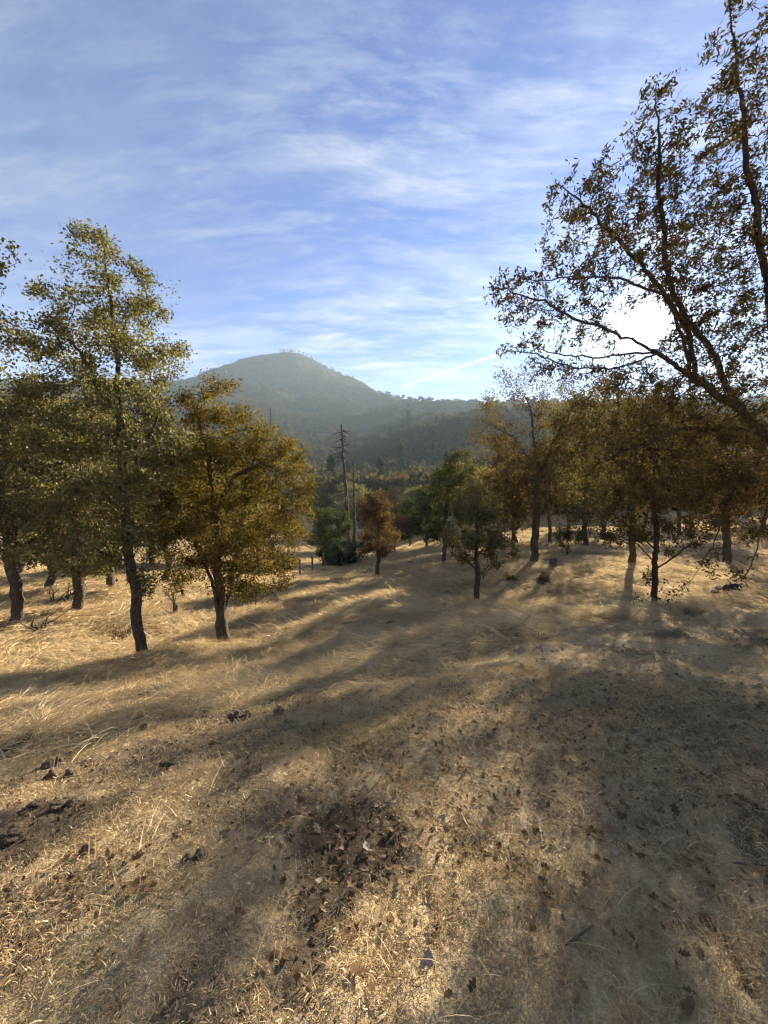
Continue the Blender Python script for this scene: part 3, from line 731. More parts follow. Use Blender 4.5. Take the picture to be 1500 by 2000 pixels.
# --- near oak overhanging from the right
def near_oak():
    rg = np.random.default_rng(40); Y = 5.0
    bx, by = 6.5, 5.7
    b = np.array([bx, by, zat(bx, by)])
    trunk = [b, P(1600, 1080, 5.5), P(1552, 950, 5.4), P(1508, 862, 5.3), P(1440, 800, 5.15), P(1350, 735, 5.0), P(1285, 690, 4.9), P(1225, 660, 4.75), P(1150, 632, 4.6), P(1070, 596, 4.5), P(1010, 572, 4.4)]
    step = 0.068
    p0, _ = grow([(None, trunk)], np.zeros((1, 3)) + 999, step, 0, 0, 0, seed=40)
    def at(u, v, d): return int(((p0 - P(u, v, d)) ** 2).sum(1).argmin())
    limbs = [
        (at(1490, 850, 5.25), [(1430, 775, 5.3), (1385, 680, 5.3), (1352, 635, 5.3), (1312, 575, 5.2), (1296, 480, 5.1), (1288, 380, 5.0), (1286, 280, 5.0), (1282, 195, 4.9)]),
        (at(1530, 900, 5.3), [(1530, 760, 5.0), (1505, 600, 4.9), (1480, 440, 4.8), (1455, 280, 4.7), (1440, 120, 4.6), (1425, 20, 4.5)]),
        (at(1500, 855, 5.25), [(1420, 835, 4.7), (1340, 835, 4.5), (1260, 865, 4.4), (1190, 890, 4.3)]),
        (at(1520, 880, 5.3), [(1450, 930, 4.9), (1410, 1000, 4.8), (1395, 1070, 4.8), (1360, 1115, 4.8), (1330, 1150, 4.8), (1300, 1180, 4.8)]),
        (at(1540, 930, 5.35), [(1500, 980, 4.6), (1480, 1070, 4.5), (1450, 1130, 4.5), (1405, 1155, 4.5)]),
        (at(1285, 690, 4.9), [(1230, 690, 5.1), (1160, 700, 5.2), (1080, 690, 5.2)]),
        (at(1350, 735, 5.0), [(1335, 660, 4.8), (1300, 580, 4.7), (1220, 545, 4.5), (1150, 540, 4.3), (1060, 548, 4.2), (990, 545, 4.1)]),
        (at(1360, 740, 5.0), [(1345, 650, 5.0), (1290, 560, 4.9), (1200, 460, 4.8), (1130, 390, 4.7), (1080, 350, 4.6)]),
        (at(1285, 690, 4.9), [(1200, 720, 4.7), (1120, 720, 4.6), (1040, 690, 4.5), (980, 690, 4.5)]),
    ]
    trunks = [(None, trunk)] + [(k, [P(*q) for q in L]) for k, L in limbs]
    ells = [(1070, 575, 100, 50, -.4, .5), (1010, 600, 45, 45, -.5, .35), (1090, 655, 110, 40, 0, .5), (1000, 680, 40, 25, -.4, .3), (985, 570, 40, 40, -.5, .3), (1060, 720, 70, 25, -.3, .3), (1150, 470, 95, 60, -.3, .6), (1130, 385, 65, 55, -.2, .5), (1220, 380, 95, 90, 0, .7), (1280, 230, 45, 75, 0, .45),
            (1360, 330, 90, 110, 0, .8), (1400, 220, 60, 70, -.3, .6), (1450, 60, 55, 70, -.4, .6), (1470, 150, 60, 90, -.3, .6), (1245, 540, 120, 70, -.2, .7), (1380, 480, 110, 100, 0, .9), (1470, 420, 70, 130, -.1, .8),
            (1410, 620, 110, 80, .2, .8), (1480, 720, 70, 80, 0, .7), (1330, 800, 130, 70, -.3, .8), (1250, 780, 90, 50, .3, .6), (1150, 850, 60, 50, -.5, .5), (1300, 930, 110, 60, -.3, .7), (1220, 870, 80, 45, -.5, .5), (1420, 880, 100, 80, -.3, .8), (1470, 1000, 70, 60, -.4, .5), (1460, 880, 80, 70, .6, .8), (1380, 940, 100, 60, .3, .7), (1500, 960, 60, 70, .3, .7), (1180, 720, 80, 30, .1, .4), (1400, 1010, 60, 40, -.2, .4), (1340, 720, 80, 50, .2, .6), (1400, 660, 90, 60, -.3, .6), (1470, 580, 60, 80, .2, .7), (1350, 560, 70, 50, .3, .6), (1440, 760, 70, 50, .4, .6), (1490, 250, 50, 120, 0, .7), (1500, 480, 50, 120, .3, .7), (1330, 440, 80, 80, .3, .7), (1420, 1110, 60, 25, -.3, .3)]
    att = ellipsoids(ells, Y, 9500, rg, 0.1)
    # attractors removed around the sun direction: an added gap so its disc shows
    q = (att - EYE); q = q / np.linalg.norm(q, axis=1, keepdims=True)
    gapdir = (P(1260, 634, 1.0) - EYE) / np.linalg.norm(P(1260, 634, 1.0) - EYE)
    att = att[q @ gapdir < math.cos(math.radians(2.3))]
    pos, par = grow(trunks, att, step, 0.75, 0.105, 140, 0.26, 0.02, 40)
    tag_ = 'big oak leaning in from the right edge, sun shining through its branches'
    finish_tree('oak_tree', tag_, b, pos, par, 0.0024, 0.082, M_BROWN, M_BARKD, 44000, 0.054, 0.028, 41, group=OAKS, tmpl=LEAF6, limb_r=0.016,
                leaf_r=0.0052, max_limbs=24, n_parts=300, clump_size=0.6, clump_k=0.6, bunch=3, keep_out=gapdir)
near_oak()
print('near oak', round(time.time() - T0, 1))

# ------------------------------------------------------------------ prototype trees copied further back
def proto_tree(name, label, h, w, leafm, natt, nleaf, lsize, seed, r_base, step, trunk_frac=0.3, lean=0.0, shape='oak', barkm=None):
    rg = np.random.default_rng(seed)
    if shape == 'oak':
        e = []
        for k in range(9):
            a = rg.uniform(0, 6.28); zz = rg.uniform(trunk_frac + .1, 0.86) * h; rr = w * (0.42 if zz < .7 * h else 0.24)
            c = np.array([math.cos(a) * rr * rg.uniform(.3, 1), math.sin(a) * rr * rg.uniform(.3, 1), zz])
            s = np.array([w * rg.uniform(.22, .34), w * rg.uniform(.22, .34), h * rg.uniform(.10, .18)])
            e.append((c, s))
        e.append((np.array([0, 0, .6 * h]), np.array([w * .35, w * .35, h * .3])))
        pts = []
        for c, s in e:
            k = natt // len(e); d = rg.normal(0, 1, (k, 3)); d /= np.linalg.norm(d, axis=1, keepdims=True)
            pts.append(c + d * (rg.random(k) ** .4)[:, None] * s)
        att = np.concatenate(pts)
    tr = [np.zeros(3)] + [np.array([lean * t * h + rg.normal(0, .02 * h), rg.normal(0, .02 * h), t * h]) for t in (0.12, 0.25, 0.4, 0.6, 0.8)]
    pos, par = grow([(None, tr)], att, step, step * 9, step * 2, 80, 0.3, 0.02, seed)
    return finish_tree(name, label, (0, 0, 0), pos, par, 0.008, r_base, leafm, barkm or M_BARK, nleaf, lsize, step * .9, seed, leaf_r=0.03, limb_r=0.06, max_limbs=6)
def conifer(name, label, h, w, seed, nleaf, lsize, bare=0.12):
    rg = np.random.default_rng(seed); root = empty(name, (0, 0, 0)); tag(root, label, 'tree')
    zz = np.linspace(-.3, h, 14); v, f = tube(np.stack([rg.normal(0, .02, 14), rg.normal(0, .02, 14), zz], 1), np.linspace(h * .016, .03, 14), 8)
    link('trunk', mesh_np('trunk', v, [f], [M_BARKD], True), root)
    tw = []; lp = []; bi = []
    nb = 90
    for k in range(nb):
        t = bare + (1 - bare) * (k / nb) ** 1.05; z0 = t * h; L = w * (1 - t) ** 0.75 * rg.uniform(.6, 1.1) + 0.15; a = rg.uniform(0, 6.28)
        s = np.linspace(0, 1, 5); d = np.array([math.cos(a), math.sin(a), 0])
        pl = np.array([0, 0, z0]) + d * (s * L)[:, None] + np.array([0, 0, 1.0]) * (-.25 * L * s + .12 * L * s ** 2)[:, None]
        tw.append(tube(pl, np.linspace(.035, .008, 5), 3))
        m = max(4, int(nleaf / nb * (L / w + .25))); ss = rg.random(m) ** .7
        lp.append(np.array([0, 0, z0]) + d * (ss * L)[:, None] + np.array([0, 0, 1.0]) * (-.25 * L * ss + .12 * L * ss ** 2)[:, None] + rg.normal(0, .10 * w * .5, (m, 3)))
        bi.append(np.repeat(d[None] * 1.2, m, 0))
    v, f = merge(tw); tag(link('branches', mesh_np('branches', v, [f], [M_BARKD]), root), kind='stuff')
    lp = np.concatenate(lp); bi = np.concatenate(bi)
    v, f, rn = leaf_geo(lp, lsize * rg.uniform(.6, 1.3, len(lp)), rg, LEAF4, bi, .3)
    tag(link('crown', mesh_np('crown', v, [f], [M_NEEDLE], False, {'rnd': rn}), root), kind='stuff')
    return root
def place(root, u, Y, h_scale, label, group, rot, v=1000):
    p = on_ground(u, v, Y); root.location = tuple(p); root.rotation_euler = (0, 0, rot); root.scale = (h_scale * random.uniform(.95, 1.08),) * 2 + (h_scale,)
    root['label'] = label
    if group: root['group'] = group
    return root
PR = {
    'olive': proto_tree('oak_tree', 'x', 8.0, 7.0, M_OLIVE, 700, 9000, 0.22, 101, 0.15, 0.28),
    'orange': proto_tree('oak_tree', 'x', 7.5, 6.5, M_ORANGE, 700, 9000, 0.21, 102, 0.14, 0.28),
    'ever': proto_tree('oak_tree', 'x', 8.0, 6.0, M_EVER, 700, 10000, 0.22, 103, 0.15, 0.28, 0.2),
    'red': proto_tree('oak_tree', 'x', 6.5, 6.0, M_RED, 600, 7500, 0.20, 104, 0.13, 0.27),
    'brown': proto_tree('oak_tree', 'x', 8.5, 6.5, M_BROWN, 700, 7500, 0.21, 105, 0.14, 0.28),
    'conifer': conifer('conifer_tree', 'x', 14.0, 2.3, 106, 6500, 0.42),
}
USED = set()
def copy_of(key, u, Y, s, label, group, v=1000):
    r = PR[key] if key not in USED else copy_tree(PR[key]); USED.add(key)
    return place(r, u, Y, s, label, group, random.uniform(0, 6.28), v)
BW = 'trees in the valley behind the meadow'
# left wood behind the two left oaks
for key, u, Y, s, lab in [
    ('olive', -60, 15, 1.0, 'olive oak behind the crooked oak, mostly past the left edge'),
    ('orange', 90, 17, 1.1, 'orange tinged oak seen between the two left edge trunks'),
    ('ever', 210, 18, 1.05, 'dark evergreen oak behind the straight trunked oak'),
    ('olive', 320, 19, 1.05, 'olive oak filling the gap between tall oak and golden oak'),
    ('brown', 30, 24, 1.25, 'brown oak at the back of the left wood, left edge'),
    ('olive', 160, 26, 1.3, 'olive oak at the back of the left wood behind the tall oak'),
    ('orange', 300, 28, 1.15, 'orange oak at the back of the left wood behind the golden oak'),
    ('ever', 420, 30, 1.1, 'dark oak directly behind the golden oak'),
    ('red', 500, 36, .9, 'russet oak half hidden by the right side of the golden oak')]:
    copy_of(key, u, Y, s, lab, 'trees of the left wood')
# valley trees, centre
for key, u, Y, s, lab in [
    ('ever', 625, 50, .75, 'dark evergreen oak left of the burnt snag'),
    ('orange', 610, 74, 1.0, 'pale russet oak on the far bank left of the burnt snag'),
    ('orange', 715, 52, .95, 'orange oak directly behind the bare pole snag'),
    ('olive', 690, 66, 1.05, 'olive oak behind the burnt snag'),
    ('brown', 760, 60, .9, 'brown oak behind the small reddish oak'),
    ('orange', 775, 80, 1.15, 'tall tawny oak rising behind the valley trees at centre'),
    ('olive', 810, 70, .9, 'pale olive oak at centre of the valley'),
    ('ever', 800, 44, .75, 'dark evergreen oak to the right of the small reddish oak'),
    ('ever', 835, 40, .85, 'large dark green oak at the upper end of the slope'),
    ('red', 770, 40, .65, 'low russet oak at the wood edge behind the small reddish oak'),
    ('olive', 905, 44, 1.1, 'light green tall oak left of the right wood'),
    ('brown', 850, 62, 1.0, 'brown oak far behind the large dark green oak'),
    ('olive', 940, 36, .9, 'olive oak behind the small rounded oak'),
    ('orange', 970, 50, 1.05, 'orange oak in the depth of the right wood, left part'),
    ('olive', 640, 95, 1.1, 'hazy olive oak on the far bank'),
    ('brown', 560, 90, 1.1, 'hazy brown oak on the far bank beside the golden oak')]:
    copy_of(key, u, Y, s, lab, BW)
# right wood
for key, u, Y, s, lab in [
    ('brown', 1075, 30, .95, 'brown oak behind the thick trunked oak'),
    ('orange', 1180, 34, 1.0, 'orange oak behind the slim olive oak'),
    ('brown', 1330, 30, .9, 'brown oak behind the russet oak'),
    ('orange', 1010, 32, .95, 'orange oak behind the thin oak'),
    ('ever', 1110, 42, 1.0, 'dark oak in the depth of the right wood'),
    ('olive', 1260, 42, 1.0, 'olive oak far behind the young dark oak'),
    ('ever', 1400, 38, 1.0, 'dark evergreen oak at the back of the right meadow'),
    ('red', 1490, 26, .9, 'red oak at the right edge behind the russet oak'),
    ('olive', 1560, 34, 1.0, 'olive oak at the far right edge of the wood')]:
    copy_of(key, u, Y, s, lab, 'trees of the right wood')
# an oak beyond the left edge: only branch tips reach the picture
pix_tree('oak_tree', 'oak past the left edge with only leafy branch tips in view', 6.5, (-190, 1300),
         [(-185, 1100, 0), (-170, 900, 0), (-165, 700, 0), (-150, 560, 0)], [((-170, 800, 0), [(-90, 700, .2), (-30, 640, .3)]), ((-165, 650, 0), [(-80, 560, .1), (-20, 530, .1), (20, 520, .1)])],
         [(-60, 560, 80, 45, .1, .5), (-20, 470, 30, 45, .1, .3), (5, 525, 30, 22, .1, .2), (-40, 680, 60, 50, .3, .5), (-150, 600, 90, 130, 0, .8), (-120, 800, 90, 90, 0, .9)],
         900, 0.10, 0.16, M_OLIVE, 8000, 0.065, 24, leaf_r=0.012, spread=0.06, group=OAKS)
# conifers further off
for u, Y, s, lab in [
    (592, 170, 1.05, 'slender dark conifer standing alone left of the burnt snag'),
    (641, 150, .75, 'small conifer between the lone conifer and the burnt snag'),
    (714, 240, 1.1, 'pale conifer on the lower ridge right of the burnt snag'),
    (786, 300, 1.15, 'left of the two conifers on the crest of the lower ridge'),
    (797, 300, 1.45, 'right of the two conifers on the crest of the lower ridge'),
    (858, 200, .8, 'hazy conifer in front of the lower ridge, right'),
    (615, 330, 1.1, 'sunlit conifer high on the knoll left of centre'),
    (560, 330, 1.0, 'conifer on the knoll just above the golden oak'),
    (745, 210, .7, 'small conifer at the foot of the lower ridge'),
    (70, 200, 1.3, 'tall conifer beyond the left wood')]:
    copy_of('conifer', u, Y, s, lab, 'conifers across the valley')
print('protos', round(time.time() - T0, 1))

# --- evergreen shrubs by the snag
def blob_plant(name, label, u, Y, ells, leafm, n, lsize, seed, group=None, stem=0.05, natt=500, step=0.15, v=1000, cat='shrub'):
    b = on_ground(u, v, Y); rg = np.random.default_rng(seed)
    att = ellipsoids(ells, Y, natt, rg, .3); att = att[att[:, 2] > zfun(att[:, 0], att[:, 1]) + .03]
    pos, par = grow([(None, [b, b + np.array([0, 0, step * 2])])], att, step, step * 9, step * 2, 70, .3, 0, seed)
    return finish_tree(name, label, b, pos, par, .005, stem, leafm, M_BARKD, n, lsize, step * .8, seed, group, leaf_r=stem, limb_r=.04, max_limbs=3, cat=cat)
blob_plant('evergreen_shrub', 'large rounded olive evergreen below the burnt snag', 650, 33, [(648, 1030, 34, 40, 0, 1.5), (628, 1060, 15, 35, 0, .8), (665, 1015, 22, 25, 0, 1), (640, 1080, 22, 20, 0, 1)], M_EVER, 14000, .13, 51, stem=.12, natt=700, step=.2)
blob_plant('evergreen_shrub', 'low blue green bush at the foot of the evergreen', 672, 31, [(672, 1078, 38, 22, 0, 1.4), (655, 1088, 20, 14, 0, .9), (700, 1075, 18, 22, .4, .9)], M_BLUEGREEN, 10000, .12, 52, stem=.08, natt=500, step=.18)
blob_plant('dry_shrub', 'dark spiky little bush in the grass below the thick trunked oak', 1062, 14.5, [(1062, 1138, 22, 16, 0, .4), (1060, 1125, 14, 12, 0, .3)], M_BROWN, 1500, .06, 53, stem=.02, natt=200, step=.06)
blob_plant('dry_shrub', 'small faded weed clump left of the dark spiky bush', 998, 15.5, [(998, 1128, 16, 10, 0, .3)], M_ORANGE, 500, .06, 54, stem=.015, natt=90, step=.06)
blob_plant('dry_shrub', 'brown dead weed clump in sunlit grass left of the tall oak', 228, 9.2, [(232, 1235, 26, 20, 0, .25)], M_RED, 420, .045, 55, stem=.012, natt=140, step=.05)
blob_plant('dry_shrub', 'hazy weed bush under the trees behind the dark stump', 1110, 21, [(1110, 1045, 30, 22, 0, .8)], M_EVER, 2500, .08, 56, stem=.03, natt=200, step=.12)

# --- bare twigs of brush under the left trees
def dead_shrub(name, label, u, v, Y, hpx, seed, n=9):
    rg = np.random.default_rng(seed); b = on_ground(u, v, Y); root = empty(name, b); tag(root, label, 'shrub', 'bare brush in the left wood')
    H = hpx / F * Y
    for k in range(n):
        a = rg.uniform(0, 6.28); L = H * rg.uniform(.5, 1.1); p = np.zeros(3); d = np.array([math.cos(a) * .35, math.sin(a) * .35, 1.0]); pts = [np.array([0, 0, -.05])]
        for s in range(8):
            d = d + rg.normal(0, .28, 3); d[2] = max(d[2], -.2); d /= np.linalg.norm(d); p = p + d * L / 8; pts.append(p.copy())
        vv, f = tube(pts, np.linspace(.024, .004, 9) * (1 if k else 1.8), 6)
        link('stem', mesh_np('stem', vv, [f], [M_BARKD], True), root)
    return root
dead_shrub('dead_shrub', 'bare crooked sapling with a bristly foot near the left edge', 80, 1228, 10.3, 70, 61, 8)
dead_shrub('dead_shrub', 'leafless brush stems between the two left edge trunks', 108, 1200, 13, 75, 62, 6)
dead_shrub('dead_shrub', 'leafless brush leaning at the foot of the straight trunked oak', 132, 1195, 13.2, 65, 63, 6)
dead_shrub('dead_shrub', 'leafless brush between tall oak and golden oak', 345, 1200, 12.5, 80, 64, 7)

# --- snags
def snag(name, label, u, vb, vt, Y, lean, rb, seed, nbr, bl):
    rg = np.random.default_rng(seed); b = on_ground(u, vb, Y); top = P(u + lean, vt, Y); root = empty(name, b); tag(root, label, 'snag', 'dead standing trunks')
    n = 26; t = np.linspace(0, 1, n); pts = (np.zeros(3))[None] + t[:, None] * (top - b)[None] + rg.normal(0, .03, (n, 3)); pts[0, 2] -= .3
    rad = rb * (1 - .72 * t) * (1 + rg.normal(0, .05, n)); v, f = tube(pts, rad, 11, True)
    tr = link('trunk', mesh_np('trunk', v, [f], [M_SNAG], True), root)
    H = np.linalg.norm(top - b)
    for k in range(nbr):
        tt = rg.uniform(.40, .97); a = rg.uniform(0, 6.28); L = bl * rg.uniform(.35, 1.0) * (1.15 - .55 * tt)
        s = np.linspace(0, 1, 7); d = np.array([math.cos(a), math.sin(a), 0]); dr = rg.uniform(.15, .75)
        pp = tt * (top - b) + d * (s * L)[:, None] + np.array([0, 0, 1.]) * (-dr * L * s ** 1.5 + .1 * L * s)[:, None] + rg.normal(0, .03, (7, 3)) * s[:, None]
        v, f = tube(pp, np.linspace(.055, .016, 7), 5); link('branch', mesh_np('branch', v, [f], [M_SNAG], True), root)
    return root
snag('burnt_snag', 'tall burnt dead conifer with drooping bare branches', 683, 1050, 830, 38, -16, .27, 71, 50, 2.7)
snag('burnt_snag', 'branchless bare pole of a dead tree beside the burnt conifer', 692, 1050, 896, 36, -1, .17, 72, 0, 0)
snag('burnt_snag', 'short distant dead trunk sticking up behind the golden oak', 528, 900, 796, 120, 0, .5, 73, 2, 3.0)
snag('burnt_snag', 'leaning dead stick in the shade behind the golden oak', 362, 1190, 1135, 15, -14, .07, 74, 2, .6)

# --- fence posts
def fence_post(u, v, Y, label, h=1.15):
    rg = np.random.default_rng(int(u)); p = hit(u, v) if Y is None else on_ground(u, v, Y)
    n = 6; z = np.linspace(-.2, h, n); vv, f = tube(np.stack([z * .03, z * 0, z], 1), .065 * (1 + rg.normal(0, .05, n)), 8, True)
    top = np.arange(8)[::-1][None] + (n - 1) * 8
    me = mesh_np('fence_post', vv, [f, top[:, ::-1]], [M_DEAD]); o = link('fence_post', me, None, p, (0, rg.normal(0, .05), rg.uniform(0, 3)))
    return tag(o, label, 'fence post', 'old wire fence posts in the hollow')
for u, v, Y, lab in [(586, 1118, 24, 'fence post nearest the golden oak'), (610, 1114, 26.5, 'fence post second from the golden oak'), (631, 1108, 29, 'fence post just left of the blue green bush')]:
    fence_post(u, v, Y, lab)
print('plants', round(time.time() - T0, 1))

# ------------------------------------------------------------------ rocks, clods, stump, scraps
def rock_mesh(seed, flat=0.7, rough=0.35, sub=3, m=None):
    import bmesh
    bm = bmesh.new(); bmesh.ops.create_icosphere(bm, subdivisions=sub, radius=1.0)
    rg = np.random.default_rng(seed); off = rg.uniform(0, 50, 3)
    from mathutils import noise as mn
    for vtx in bm.verts:
        c = vtx.co.copy(); q = c * 1.3 + Vector(off)
        k = 1 + rough * mn.noise(q) + rough * .5 * mn.noise(q * 2.6) + rough * .25 * mn.noise(q * 6)
        cell = mn.cell(q * 1.7) if False else 0
        vtx.co = Vector((c.x * k, c.y * k * .85, c.z * k * flat))
    me = bpy.data.meshes.new('rock'); bm.to_mesh(me); bm.free()
    if m: me.materials.append(m)
    return me
def simple_mat(name, a, b, scale, rough=.9, bs=.6, bd=.01):
    m, t, out = mat(name); co = t.new('ShaderNodeTexCoord').outputs['Object']
    n = t.noise(co, scale, 6, .65); n2 = t.noise(co, scale * 5, 4, .7)
    principled(t, out, t.mix(t.ramp(n, [(.3, 0.), (.7, 1.)]), a + (1,), b + (1,)), rough, bump(t, t.math('ADD', n, t.math('MULTIPLY', n2, .5)), bs, bd), .2); return m
M_CLOD = simple_mat('earth_clod', (.10, .068, .042), (.21, .148, .092), 3.0, bd=.15)
M_STONE = simple_mat('grey_stone', (.09, .08, .07), (.20, .18, .155), 3.0, bd=.1)
M_WHITE = simple_mat('white_stone', (.55, .53, .48), (.78, .76, .70), 4.0, bd=.08)
M_CHAR = simple_mat('charred', (.015, .012, .011), (.05, .042, .036), 6.0, bd=.1)
ROCKS = [rock_mesh(s, f_, r_, 3, M_CLOD) for s, f_, r_ in [(1, .7, .5), (2, .6, .6), (3, .8, .5), (4, .55, .55)]]
def rock(name, label, u, v, wpx, mi=0, cat='clod', group=None, m=None, sink=.35, flat=1.0):
    p = hit(u, v); me = ROCKS[mi % 4]
    if m: me = me.copy(); me.materials.clear(); me.materials.append(m)
    s = wpx / F * p[1] / 2
    o = link(name, me, None, p + np.array([0, 0, s * sink]), (random.uniform(-.3, .3), random.uniform(-.3, .3), random.uniform(0, 6)), (s, s, s * flat))
    return tag(o, label, cat, group)
CG = 'earth clods dug up at the left'
for k, (u, v, w, lab) in enumerate([
    (48, 1456, 32, 'largest rounded earth clod at the left edge of the bare patch'), (18, 1468, 26, 'earth clod leaning on the largest clod, left edge'), (80, 1446, 20, 'small clod just right of the largest clod'),
    (46, 1420, 26, 'dark clod half hidden in tall grass above the largest clod'), (126, 1426, 24, 'round grey brown clod in the grass at the upper left'), (138, 1478, 20, 'upright reddish clod at the top of the heap'),
    (116, 1492, 26, 'broad clod in the middle of the crumbled heap'), (92, 1500, 26, 'left clod of the crumbled heap'), (104, 1518, 28, 'reddish clod at the foot of the heap'), (140, 1515, 24, 'right clod at the foot of the heap'),
    (282, 1424, 16, 'single small clod on the bare ground below the white stone'), (112, 1580, 30, 'dark hollowed clod in the lower bare patch'), (140, 1572, 22, 'reddish clod beside the dark hollowed clod'), (70, 1575, 26, 'clod left of the dark hollowed clod'),
    (460, 1402, 26, 'left dark lump of the pair on the grass edge at centre left'), (484, 1401, 26, 'right dark lump of the pair on the grass edge at centre left'), (545, 1395, 24, 'dark lump in the hollow right of the pair'),
    (392, 1672, 28, 'dark clod at the edge of the sunlit stubble'), (365, 1680, 18, 'small clod left of the dark clod on the stubble'), (146, 1710, 18, 'lone dark clod at lower left on the litter'), (342, 1634, 16, 'brown clod in the shade above the sunlit stubble'),
    (25, 1640, 42, 'wide mound of broken earth at the left edge, lower down'), (170, 1668, 30, 'reddish crumb of earth near the lower left')]):
    rock('earth_clod', lab, u, v, w, k, group=CG if u < 300 else 'dark clods on the meadow')
rock('white_stone', 'small bright white stone in the grass below the tall oak', 313, 1352, 18, 1, 'stone', m=M_WHITE)
rock('pale_stone', 'pale grey stone lying in shaded matted grass near centre', 578, 1306, 26, 3, 'stone', m=M_STONE, flat=.5)
rock('boulder', 'dark mossy boulder in the right meadow beside the young oak', 1436, 1168, 44, 2, 'boulder', m=M_CHAR, sink=.3)
rock('boulder', 'flat grey boulder left of the dark mossy boulder', 1402, 1163, 40, 1, 'boulder', m=M_STONE, sink=.2)
rock('brown_rock', 'small square brown rock on the slope right of the reddish oak', 803, 1102, 11, 0, 'rock', m=M_CLOD, sink=.5)
rock('brown_rock', 'tan rock in sunlit grass right of the golden oak', 562, 1232, 14, 2, 'rock', m=M_CLOD)
rock('grey_rock', 'grey rock in the grass left of the small rounded oak', 876, 1165, 20, 1, 'rock', m=M_STONE)
rock('charred_wood', 'black piece of charred wood on the shaded grass at centre', 760, 1219, 20, 3, 'wood', m=M_CHAR, flat=.45)
rock('bright_pebble', 'tiny bright pebble on the dark litter at right', 1236, 1329, 7, 1, 'stone', m=M_WHITE)
# stump with a notched top
def stump(label, u, v, wpx, hpx):
    p = hit(u, v); s = p[1] / F; w, h = wpx * s, hpx * s; rg = np.random.default_rng(3)
    n = 7; z = np.linspace(-.1, h, n); a = np.linspace(0, 2 * math.pi, 12, endpoint=False)
    rr = (w / 2) * (1.25 - .35 * np.linspace(0, 1, n) ** .5)[:, None] * (1 + .10 * np.sin(3 * a + 1))[None] * (1 + rg.normal(0, .04, (n, 12)))
    zz = z[:, None] + (np.linspace(0, 1, n)[:, None] ** 3) * (.35 * h * np.sin(a + .4)[None] + rg.normal(0, .06 * h, (1, 12)))
    V = np.stack([rr * np.cos(a), rr * np.sin(a), zz], -1).reshape(-1, 3)
    i = np.arange(n - 1)[:, None]; j = np.arange(12)[None]
    q = np.stack([i * 12 + j, i * 12 + (j + 1) % 12, (i + 1) * 12 + (j + 1) % 12, (i + 1) * 12 + j], -1).reshape(-1, 4)
    V = np.vstack([V, [[0, 0, h * .85]]]); c = len(V) - 1; j = np.arange(12); tt = np.stack([(n - 1) * 12 + j, (n - 1) * 12 + (j + 1) % 12, np.full(12, c)], 1)
    root = empty('stump', p); tag(root, label, 'stump')
    link('trunk', mesh_np('trunk', V[:-1], [q], [M_BARKD]), root)
    W_ = V[np.concatenate([(n - 1) * 12 + np.arange(12), [c]])]; link('cut_top', mesh_np('cut_top', W_, [np.stack([j, (j + 1) % 12, np.full(12, 12)], 1)], [M_DEAD]), root)
stump('dark tree stump in the grass right of the thick trunked oak', 1081, 1110, 15, 15)
# a curled dark strip of bark and small sticks
def stick(name, label, pts, r, m, cat='stick', group=None):
    W_ = [hit(*p) + np.array([0, 0, r * 1.2 + .012]) for p in pts]; base = W_[0]
    t = np.linspace(0, 1, 9); k = np.linspace(0, 1, len(W_)); W_ = np.array(W_)
    pp = np.stack([np.interp(t, k, W_[:, i]) for i in range(3)], 1) - base
    v, f = tube(pp, r * np.array([.5, .9, 1, 1.05, 1, .95, .8, .7, .35]), 7, True)
    return tag(link(name, mesh_np(name, v, [f], [m], True), None, base), label, cat, group)
stick('bark_strip', 'curved black strip of bark on the bare ground at left', [(311, 1500), (322, 1503), (336, 1502), (343, 1499)], .014, M_CHAR, 'bark')
for k, (pts, lab) in enumerate([
    ([(1430, 1693), (1500, 1700)], 'thin grey stick on the ground at the right edge'), ([(1290, 1770), (1320, 1790), (1345, 1825)], 'fallen twig lying toward the crack at lower right'),
    ([(1105, 1855), (1160, 1815)], 'thin twig in shaded stubble at lower right'), ([(60, 1260), (102, 1252)], 'fallen twig in the sunlit grass near the left edge')]):
    stick('fallen_twig', lab, pts, .004 if k != 3 else .012, M_DEAD, 'twig', 'fallen twigs')
# pale scraps of dry bark
def scrap(label, u, v, wpx, seed):
    p = hit(u, v); s = wpx / F * p[1]; rg = np.random.default_rng(seed); n, m_ = 7, 5
    gx, gy = np.meshgrid(np.linspace(-.5, .5, n), np.linspace(-.32, .32, m_), indexing='ij')
    edge = 1 + rg.normal(0, .12, (n, m_)); z = .5 * gx ** 2 + .35 * np.sin(5 * gy + seed) * .3 + rg.normal(0, .03, (n, m_)) + .12
    V = np.stack([gx * edge, gy * edge * (1 - 1.2 * gx ** 2), z], -1).reshape(-1, 3) * s
    i = np.arange(n - 1)[:, None]; j = np.arange(m_ - 1)[None]; q = np.stack([i * m_ + j, (i + 1) * m_ + j, (i + 1) * m_ + j + 1, i * m_ + j + 1], -1).reshape(-1, 4)
    V2 = np.vstack([V, V - [0, 0, s * .03]]); q2 = np.vstack([q, q[:, ::-1] + n * m_])
    return tag(link('bark_scrap', mesh_np('bark_scrap', V2, [q2], [M_WHITE2], True), None, p + np.array([0, 0, .012]), (0.3, .2, rg.uniform(0, 6))), label, 'bark', 'pale dry scraps on the ground')
M_WHITE2 = simple_mat('pale_scrap', (.22, .175, .13), (.38, .31, .23), 30.0, bd=.004)
